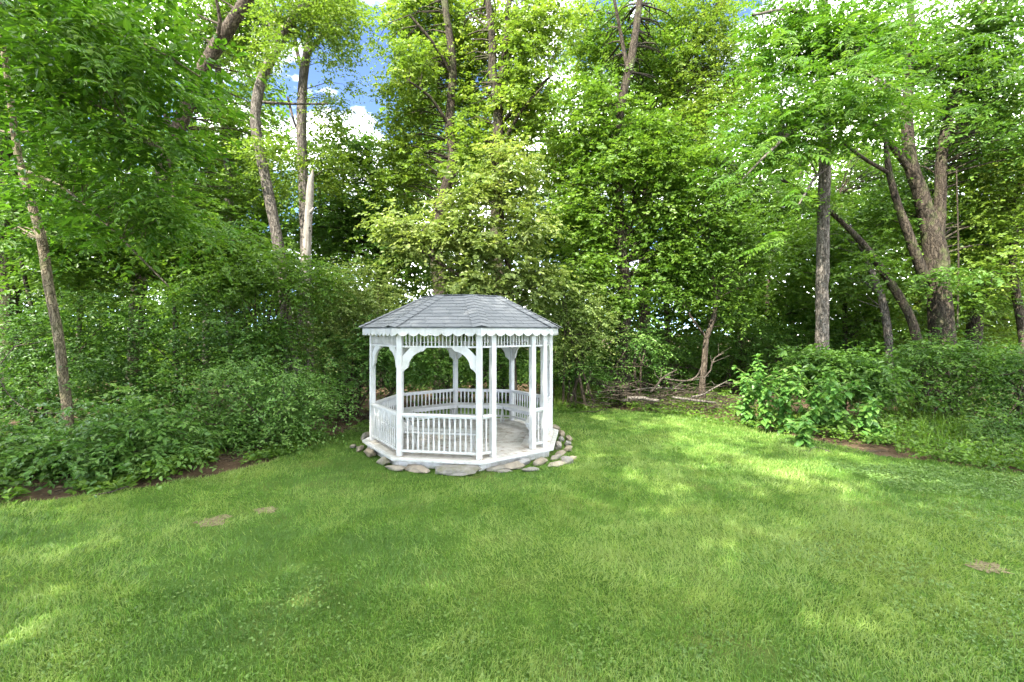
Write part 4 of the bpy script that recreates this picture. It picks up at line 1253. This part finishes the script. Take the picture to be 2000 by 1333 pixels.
# ------------------------------------------------------------------ tall big-leaved plants at the edge of the lawn: every leaf is a piece
def big_leaf(seed):
    rs = np.random.RandomState(seed)
    n = 6
    V, Fq = [], []
    for i in range(n + 1):
        t = i / n
        w = .27 * math.sin(math.pi * min(1, t * .95 + .03) ** .85) * (1 if i < n else 0)
        z = .10 * t - .42 * t * t
        x = t - .12 * t * t
        r = rs.normal(0, .008, 2)
        V += [(x, -w, z + .16 * w + r[0]), (x, 0, z - .02), (x, w, z + .16 * w + r[1])]
    for i in range(n):
        for j in (0, 1):
            a = i * 3 + j
            Fq.append((a, a + 3, a + 4, a + 1))
    return np_mesh('leaf', V, np.array(Fq), M_BIGLEAF[seed % 3], smooth=True)
def big_leaf_mat(k):
    m, t, out = new_mat('big_leaf_green')
    oi = t.nodes.new('ShaderNodeObjectInfo')
    a, b = [((.080, .200, .034), (.140, .290, .055)), ((.066, .180, .034), (.125, .265, .052)), ((.105, .225, .036), (.18, .31, .062))][k]
    r = ramp(t, [(0, a), (1, b)])
    t.links.new(oi.outputs['Random'], r.inputs['Fac'])
    n = noise(t, 30, 3, .5)
    c = mixc(t, .5, r.outputs['Color'], mixc(t, n.outputs['Fac'], (.7, .7, .7), (1.3, 1.3, 1.3)), 'MULTIPLY')
    p = principled(t, None, c, .42, bump(t, n.outputs['Fac'], .2, .004), .4)
    tr = t.nodes.new('ShaderNodeBsdfTranslucent')
    t.links.new(mixc(t, 1.0, c, (1.2, 1.25, .7), 'MULTIPLY'), tr.inputs['Color'])
    mx = t.nodes.new('ShaderNodeMixShader'); mx.inputs['Fac'].default_value = .38
    t.links.new(p.outputs['BSDF'], mx.inputs[1]); t.links.new(tr.outputs['BSDF'], mx.inputs[2])
    t.links.new(mx.outputs['Shader'], out.inputs['Surface'])
    return m
M_BIGLEAF = [big_leaf_mat(k) for k in range(3)]
LEAVES = [big_leaf(k) for k in range(6)]
m, t, out = new_mat('green_stem'); principled(t, out, (.16, .20, .06), .5); M_STEM = m
PLANTS = [  # px, base py, top py, depth spread, label
    (1462, 832, 735, 24, 'leafy green plant at the left end of the big-leaved clump, lowest and bushiest'),
    (1495, 846, 695, 40, 'tallest big-leaved green plant of the clump, its bare lower stem showing'),
    (1532, 846, 735, 26, 'big-leaved green plant just right of the tallest one in the clump'),
    (1588, 850, 742, 34, 'big-leaved green plant in the middle of the clump before the pale straight trunk'),
    (1640, 858, 722, 44, 'broadest big-leaved green plant, with the largest leaves, right of the middle of the clump'),
    (1694, 862, 770, 36, 'big-leaved green plant at the right end of the clump, leaning right'),
    (1570, 872, 820, 24, 'smallest big-leaved plant at the front of the clump near the lawn'),
    (1716, 866, 838, 22, 'short leafy plant at the right foot of the big-leaved clump beside bare soil'),
    (1612, 838, 760, 30, 'big-leaved green plant standing in the second row of the clump')]
for i, (px, yb, yt, sp, lab) in enumerate(PLANTS):
    rs = np.random.RandomState(400 + i)
    g = G(px, yb); d = g[1]
    h = (yb - yt) * d / FPX
    root = tag(empty('tall_weed', tuple(g)), lab, 'plant', 'big-leaved plants at the lawn edge')
    wd = Wood()
    lean = np.array([rs.normal(0, .08) + (.18 if i == 5 else 0), rs.normal(0, .06), 0]) * h
    def at(s): return np.array([0, 0, h * s]) + lean * s * s
    wd.path([at(0), at(.5), at(1)], [.013, .010, .004], 6, .15)
    tops = [(at, 1.0, 0.0)]
    leaves = []
    nb = 4 + int(h * 5)
    n = int(34 + 46 * h)
    for j in range(n):                                 # spiral leaves, larger low down
        s = .08 + .92 * (j + .5) / n
        leaves.append((at(s), j * 2.4 + rs.normal(0, .3), (.15 + .13 * (1 - s)) * rs.uniform(.8, 1.2), s))
    for j in range(nb):                                # side shoots
        s = rs.uniform(.10, .75); th = rs.uniform(0, 6.283)
        ln = sp * 1.5 * d / FPX * rs.uniform(.6, 1.1)
        e = at(s) + np.array([math.cos(th) * ln, math.sin(th) * ln, ln * rs.uniform(.35, .9)])
        if e[2] > h * .97: e[2] = h * rs.uniform(.8, .95)
        wd.path([at(s), .5 * (at(s) + e) + np.array([0, 0, .04]), e], [.008, .006, .003], 5, .15)
        for q in range(13):
            f = .2 + .8 * q / 12
            leaves.append((at(s) * (1 - f) + e * f, th + q * 2.4 + rs.normal(0, .4), (.14 + .10 * (1 - f)) * rs.uniform(.8, 1.2), .7))
    obj('stem', np_mesh('stem', np.concatenate(wd.V), np.concatenate(wd.F), M_STEM, smooth=True), root)
    for p, th, s, q in leaves:
        pit = rs.normal(.05, .28) - (.5 if q > .93 else 0)
        obj('leaf', LEAVES[rs.randint(6)], root, tuple(p), (rs.normal(0, .25), pit, th), (s, s, s))

# ------------------------------------------------------------------ low ground cover and weeds
def cover(name, poly_px, n, L, leaf, hmax, seed, asp=.75, shape=4, dens_noise=.35, up=.5, tint0=.5):
    rs = np.random.RandomState(seed)
    poly = [tuple(G(*p)[:2]) for p in poly_px]
    xs, ys = [p[0] for p in poly], [p[1] for p in poly]
    x = rs.uniform(min(xs), max(xs), n * 3); y = rs.uniform(min(ys), max(ys), n * 3)
    k = inside(poly, x, y) & (fbm(x * 1.6 + seed, y * 1.6, 2) > dens_noise)
    x, y = x[k][:n], y[k][:n]
    m = len(x)
    hh = hmax * np.clip(fbm(x * 1.1 + 3, y * 1.1 + seed, 2) * 1.5 - .15, .15, 1)
    z = hh * rs.uniform(.1, 1, m) ** .8
    th = rs.uniform(0, 6.283, m)
    ax = np.stack([np.cos(th), np.sin(th), rs.normal(.05, .35, m)], 1)
    nr = np.stack([rs.normal(0, up, m), rs.normal(0, up, m) - .15, np.ones(m)], 1)
    LL = L * rs.uniform(.6, 1.3, m)
    tint = np.clip(tint0 + (fbm(x * 2 + 7, y * 2, 2) - .5) * .9 + rs.normal(0, .14, m), 0, 1)
    V, Fc, T = leaf_arrays(np.stack([x, y, z], 1), ax, unit(nr), LL, LL * asp, tint, shape)
    return tag(obj(name, np_mesh(name, V, Fc, LM[leaf], tint=T)), kind='stuff')
cover('ground_cover', [(1085, 808), (1240, 806), (1420, 832), (1790, 895), (1800, 860), (1440, 790), (1400, 752), (1180, 745), (1085, 755)], 17000, .075, 'mid', .36, 81, tint0=.50, dens_noise=.30)
cover('ground_cover', [(-60, 1000), (120, 978), (330, 946), (560, 893), (640, 855), (560, 840), (300, 880), (-60, 900)], 6500, .105, 'mid', .32, 82, tint0=.42, dens_noise=.42)
cover('weeds', [(1745, 892), (1800, 908), (1900, 918), (2150, 945), (2300, 860), (2150, 800), (1800, 800), (1690, 830)], 11000, .075, 'mid', .55, 83, tint0=.30, dens_noise=.30, up=.7)
cover('ground_cover', [(1790, 896), (1880, 914), (2000, 930), (2250, 965), (2250, 915), (2000, 895), (1790, 872)], 3600, .07, 'mid', .30, 89, tint0=.38, dens_noise=.2, up=.6)
cover('undergrowth', [(1090, 770), (2300, 830), (2600, 730), (1000, 715), (760, 740), (740, 800)], 26000, .10, 'deep', .9, 84, tint0=.62, dens_noise=.33, up=.7)
cover('undergrowth', [(-500, 960), (300, 910), (700, 810), (740, 760), (300, 740), (-700, 800)], 16000, .10, 'deep', .8, 85, tint0=.40, dens_noise=.36, up=.7)
cover('clover', [(1080, 1360), (2050, 1360), (2050, 1000), (1700, 960), (1500, 1060), (1250, 1160), (1120, 1200)], 6500, .024, 'clover', .05, 86, asp=1.0, shape=6, dens_noise=.42, up=.35)
cover('clover', [(-60, 1360), (1080, 1360), (900, 1100), (300, 1120), (-60, 1180)], 1500, .022, 'clover', .045, 87, asp=1.0, shape=6, dens_noise=.40, up=.35)
cover('lawn_weeds', [(1600, 905), (1760, 960), (2050, 990), (2050, 940), (1800, 912)], 5000, .035, 'clover', .07, 88, asp=.8, dens_noise=.30, up=.5)

def tall_grass(name, poly_px, n, h, leaf, seed, tint0):
    rs = np.random.RandomState(seed)
    poly = [tuple(G(*p)[:2]) for p in poly_px]
    xs, ys = [p[0] for p in poly], [p[1] for p in poly]
    x = rs.uniform(min(xs), max(xs), n * 3); y = rs.uniform(min(ys), max(ys), n * 3)
    k = inside(poly, x, y) & (fbm(x * 1.3 + seed, y * 1.3, 2) > .40)
    x, y = x[k][:n], y[k][:n]; m = len(x)
    H = h * rs.uniform(.45, 1.15, m); th = rs.uniform(0, 6.283, m)
    o = np.stack([np.cos(th), np.sin(th), np.zeros(m)], 1)
    sd = np.stack([-np.sin(th), np.cos(th), np.zeros(m)], 1) * .006
    p0 = np.stack([x, y, np.zeros(m)], 1); z = np.array([0, 0, 1.0])
    p1 = p0 + z * (H * .6)[:, None] + o * (H * .16)[:, None]; p2 = p0 + z * (H * .88)[:, None] + o * (H * rs.uniform(.3, .7, m))[:, None]
    V = np.stack([p0 - sd, p0 + sd, p1 + sd, p1 - sd, p2], 1).reshape(-1, 3)
    i = np.arange(m)[:, None] * 5
    Fc = np.concatenate([np.concatenate([i, i + 1, i + 2], 1), np.concatenate([i, i + 2, i + 3], 1), np.concatenate([i + 3, i + 2, i + 4], 1)])
    T = np.repeat(np.clip(tint0 + rs.normal(0, .18, m), 0, 1), 5)
    tag(obj(name, np_mesh(name, V, Fc, LM[leaf], tint=T)), kind='stuff')
tall_grass('tall_grass', [(1690, 850), (1860, 880), (1900, 800), (1830, 780), (1690, 790)], 1300, .6, 'mid', 91, .6)
tall_grass('tall_grass', [(1740, 885), (2000, 915), (2200, 900), (2050, 840), (1780, 840)], 700, .55, 'mid', 92, .4)
tall_grass('tall_grass', [(1080, 800), (1200, 795), (1220, 770), (1085, 765)], 1600, .45, 'yellow', 93, .5)

# ------------------------------------------------------------------ brush pile of dead branches
def branch(label, pts, name='dead_branch', mat='dead', group='dead branches of the brush pile', twigs=3, seed=0):
    rs = np.random.RandomState(500 + seed)
    P, r = px_path(pts)
    r = r * .62
    P[:, 2] = np.maximum(P[:, 2] * np.where(P[:, 2] > .5, .8, 1.0), r * .8)
    base = np.array([P[0][0], P[0][1], 0])
    root = tag(empty(name, tuple(base)), label, 'branch', group)
    wd = Wood()
    Q, rr = wd.path(local(P, base), r, 7, .12, rs, .05)
    if twigs:
        tw = Wood()
        for k in range(twigs):
            j = rs.randint(len(Q) // 3, len(Q) - 1)
            dv = unit(Q[j + 1 if j + 1 < len(Q) else j] - Q[j - 1]) * .6 + rs.normal(0, .5, 3); dv[2] = abs(dv[2]) * .7
            ln = rs.uniform(.25, .6)
            e = Q[j] + unit(dv) * ln
            tw.path([Q[j], Q[j] * .5 + e * .5 + rs.normal(0, .03, 3), e], [rr[j] * .5, rr[j] * .35, .004], 5, .12)
        wd.build('stem', BARK[mat], root); tw.build('twig', BARK[mat], root)
    else:
        wd.build('stem', BARK[mat], root)
D0 = 13.2
branch('thick curved grey log lying at the front of the brush pile', [(1225, 778, 13.0, 11), (1240, 770, 13.0, 12), (1256, 769, 12.9, 12), (1272, 774, 12.8, 11), (1288, 783, 12.7, 10)], 'fallen_log', 'grey', twigs=0, seed=1)
branch('second grey log lying just behind the curved one', [(1215, 783, 13.2, 9), (1245, 780, 13.2, 10), (1275, 781, 13.1, 9)], 'fallen_log', 'grey', twigs=0, seed=2)
branch('long low grey log at the right of the brush pile', [(1313, 776, 13, 9), (1340, 780, 12.9, 10), (1370, 784, 12.8, 9), (1398, 787, 12.8, 8)], 'fallen_log', 'grey', twigs=1, seed=3)
branch('pale bare branch sweeping up and to the right out of the brush pile', [(1298, 723, 13.2, 5), (1320, 727, 13.1, 6), (1342, 728, 13, 6), (1360, 718, 12.9, 6), (1368, 700, 12.8, 5), (1372, 688, 12.8, 3)], twigs=3, seed=4)
branch('tallest pale branch rising with two bends at the right of the brush pile', [(1374, 722, 13, 5), (1388, 702, 13, 5), (1391, 684, 13, 5), (1396, 672, 13, 4), (1414, 660, 13, 2)], twigs=4, seed=5)
branch('pale branch leaning left to right over the middle of the brush pile', [(1270, 756, 13.2, 7), (1282, 742, 13.2, 7), (1290, 727, 13.2, 6), (1300, 716, 13.2, 5), (1322, 702, 13.3, 3)], twigs=4, seed=6)
branch('grey branch slanting up to the right along the back of the brush pile', [(1350, 776, 13, 8), (1372, 762, 13.1, 7), (1392, 748, 13.2, 6), (1420, 730, 13.4, 4)], mat='grey', twigs=3, seed=7)
branch('thin grey branch lying level across the brush pile', [(1236, 752, 13.4, 4), (1280, 746, 13.4, 4), (1335, 750, 13.4, 3)], mat='grey', twigs=3, seed=8)
branch('crooked brown branch at the left of the brush pile', [(1170, 735, 13.6, 5), (1190, 745, 13.6, 5), (1215, 742, 13.6, 4), (1250, 730, 13.6, 3)], mat='brown', twigs=4, seed=9)
branch('short leaning stump-like branch at the left end of the brush pile', [(1146, 762, 13.8, 9), (1149, 735, 13.8, 9), (1154, 705, 13.8, 8)], mat='tan', twigs=2, seed=10)
def brush():
    rs = np.random.RandomState(77)
    wd = Wood()
    for i in range(300):
        px = rs.uniform(1150, 1440); d = rs.uniform(12.9, 14.4)
        hmax = .15 + .75 * math.exp(-((px - 1215) / 60) ** 2) + .55 * math.exp(-((px - 1350) / 70) ** 2)
        p = np.array([(px - CX) * d / FPX, d, rs.uniform(.02, hmax)])
        th = rs.normal(.1, .6) + (math.pi if rs.rand() < .5 else 0); ln = rs.uniform(.3, 1.1)
        e = p + np.array([math.cos(th) * ln, math.sin(th) * ln * .6, rs.normal(.03, .22) * ln]); e[2] = max(.015, e[2])
        r = rs.uniform(.004, .014)
        wd.path([p, (p + e) / 2 + rs.normal(0, .06, 3) * np.array([1, 1, .6]), e], [r, r * .8, r * .4], 4, .3)
    V, Fq = np.concatenate(wd.V), np.concatenate(wd.F)
    tag(obj('brush_twigs', np_mesh('brush_twigs', V, Fq, BARK['brown'], smooth=True)), kind='stuff')
brush()
# bare twigs at the left shrubs and fallen sticks on the soil
def sticks():
    rs = np.random.RandomState(78)
    wd = Wood()
    for i in range(150):
        t = rs.rand()
        k = rs.randint(3)
        if k == 0: g = G(rs.uniform(150, 560), 0 + 960 - 0) ; px = rs.uniform(60, 640); g = G(px, 985 - (px / 640) * 125 + rs.uniform(-22, 6))
        elif k == 1: g = G(rs.uniform(620, 740), rs.uniform(815, 850))
        else: g = G(rs.uniform(1560, 1790), rs.uniform(862, 888))
        th = rs.normal(.5, .8); ln = rs.uniform(.12, .5)
        a = g + np.array([0, 0, .012]); e = a + np.array([math.cos(th) * ln, math.sin(th) * ln, rs.uniform(0, .05)])
        r = rs.uniform(.003, .008)
        wd.path([a, (a + e) / 2 + np.array([0, .02, .01]), e], [r, r, r * .5], 4, .3)
    tag(obj('fallen_sticks', np_mesh('fallen_sticks', np.concatenate(wd.V), np.concatenate(wd.F), BARK['dead'], smooth=True)), kind='stuff')
sticks()
branch('grey stick lying on the bare soil along the left edge of the lawn', [(178, 968, 6.55, 6), (215, 962, 6.62, 7), (250, 950, 6.8, 5)], 'fallen_stick', 'dead', 'sticks on the soil', 0, 20)
branch('bare pale twig arching down across the slender tree at the left edge', [(0, 705, 8.6, 4), (20, 745, 8.5, 4), (60, 780, 8.4, 4), (120, 787, 8.6, 3)], 'dead_branch', 'dead', 'bare twigs at the left edge', 2, 21)
branch('bare grey twig curling out from the left edge above the shrubs', [(0, 668, 8.8, 5), (30, 625, 8.8, 5), (62, 618, 8.8, 4), (90, 612, 9, 3)], 'dead_branch', 'dead', 'bare twigs at the left edge', 4, 22)
def litter():
    rs = np.random.RandomState(79)
    n = 6400
    px = rs.uniform(-100, 2100, n); yb = rs.uniform(730, 1330, n)
    d = FPX * EYE / (yb - HY); x = (px - CX) * d / FPX
    k = (~inside(LAWN, x, d)) & (d < 16) & (np.hypot(x - GC[0], d - GC[1]) > 2.2)
    x, d = x[k], d[k]; n = len(x)
    th = rs.uniform(0, 6.283, n)
    ax = np.stack([np.cos(th), np.sin(th), rs.normal(0, .2, n)], 1)
    nr = np.stack([rs.normal(0, .35, n), rs.normal(0, .35, n), np.ones(n)], 1)
    V, Fc, T = leaf_arrays(np.stack([x, d, np.where(inside(LAWN, x, d), .04, rs.uniform(.008, .03, n))], 1), ax, unit(nr), rs.uniform(.035, .075, n), rs.uniform(.02, .05, n), rs.uniform(0, 1, n), 4)
    tag(obj('leaf_litter', np_mesh('leaf_litter', V, Fc, leaf_mat('dry_leaf', (.07, .046, .026), (.15, .105, .060), (.23, .175, .10), .15), tint=T)), kind='stuff')
litter()

# ------------------------------------------------------------------ unseen trees, added beside and behind the camera to shade lawn, gazebo and beds
def tall_crown(seed):
    rs = np.random.RandomState(seed)
    n = 185
    u = unit(rs.normal(0, 1, (n, 3))); p = u * (rs.uniform(0, 1, n) ** (1 / 2.6))[:, None] * np.array([3.4, 3.4, 4.6]) + np.array([0, 0, 10.5])
    tw = 6
    O = np.repeat(p, tw, 0) + rs.normal(0, .35, (n * tw, 3)); th = rs.uniform(0, 6.283, n * tw)
    D = np.stack([np.cos(th), np.sin(th), rs.normal(0, .3, n * tw)], 1)
    V, Fc, T = sprays(O, D, rs.uniform(.5, .9, n * tw), 7, .22, .65, np.clip(.4 + rs.normal(0, .15, n * tw), 0, 1), 4, .2, .5, rs)
    wd = Wood(); wd.path([np.array([0, 0, -.05]), np.array([.1, 0, 4.]), np.array([-.1, .1, 8.]), np.array([.1, 0, 13.])], [.30, .25, .2, .06], 9, .5, rs, .04)
    for i in range(0, n, 6):
        a = np.array([0, 0, max(4.5, p[i][2] - 2.0)]); wd.path([a, (a + p[i]) / 2 + np.array([0, 0, .3]), p[i]], [.05, .03, .01], 5, .6)
    return np_mesh('crown', V, Fc, LM['mid'], tint=T), np_mesh('trunk', np.concatenate(wd.V), np.concatenate(wd.F), BARK['brown'], smooth=True)
_c, _t = tall_crown(600)
SHADE = [(-6.9, 1.3, 1.18, .3), (-8.5, -3.2, 1.1, 1.9), (-1.5, -6.0, 1.12, 3.1), (5.0, -7.5, 1.1, 4.2), (-13.5, -.5, 1.1, 2.6), (-4.9, -5.2, 1.05, 5.3), (1.6, -4.6, 1.6, 1.1)]
for x, y, s, rz in SHADE:
    r = tag(empty('added_shade_tree', (x, y, 0), rz), 'tall leafy tree outside the view, added on the near side of the lawn to shade it', 'tree', 'unseen trees added to shade the lawn')
    r.scale = (s, s, s)
    obj('trunk', _t, r); obj('crown', _c, r)
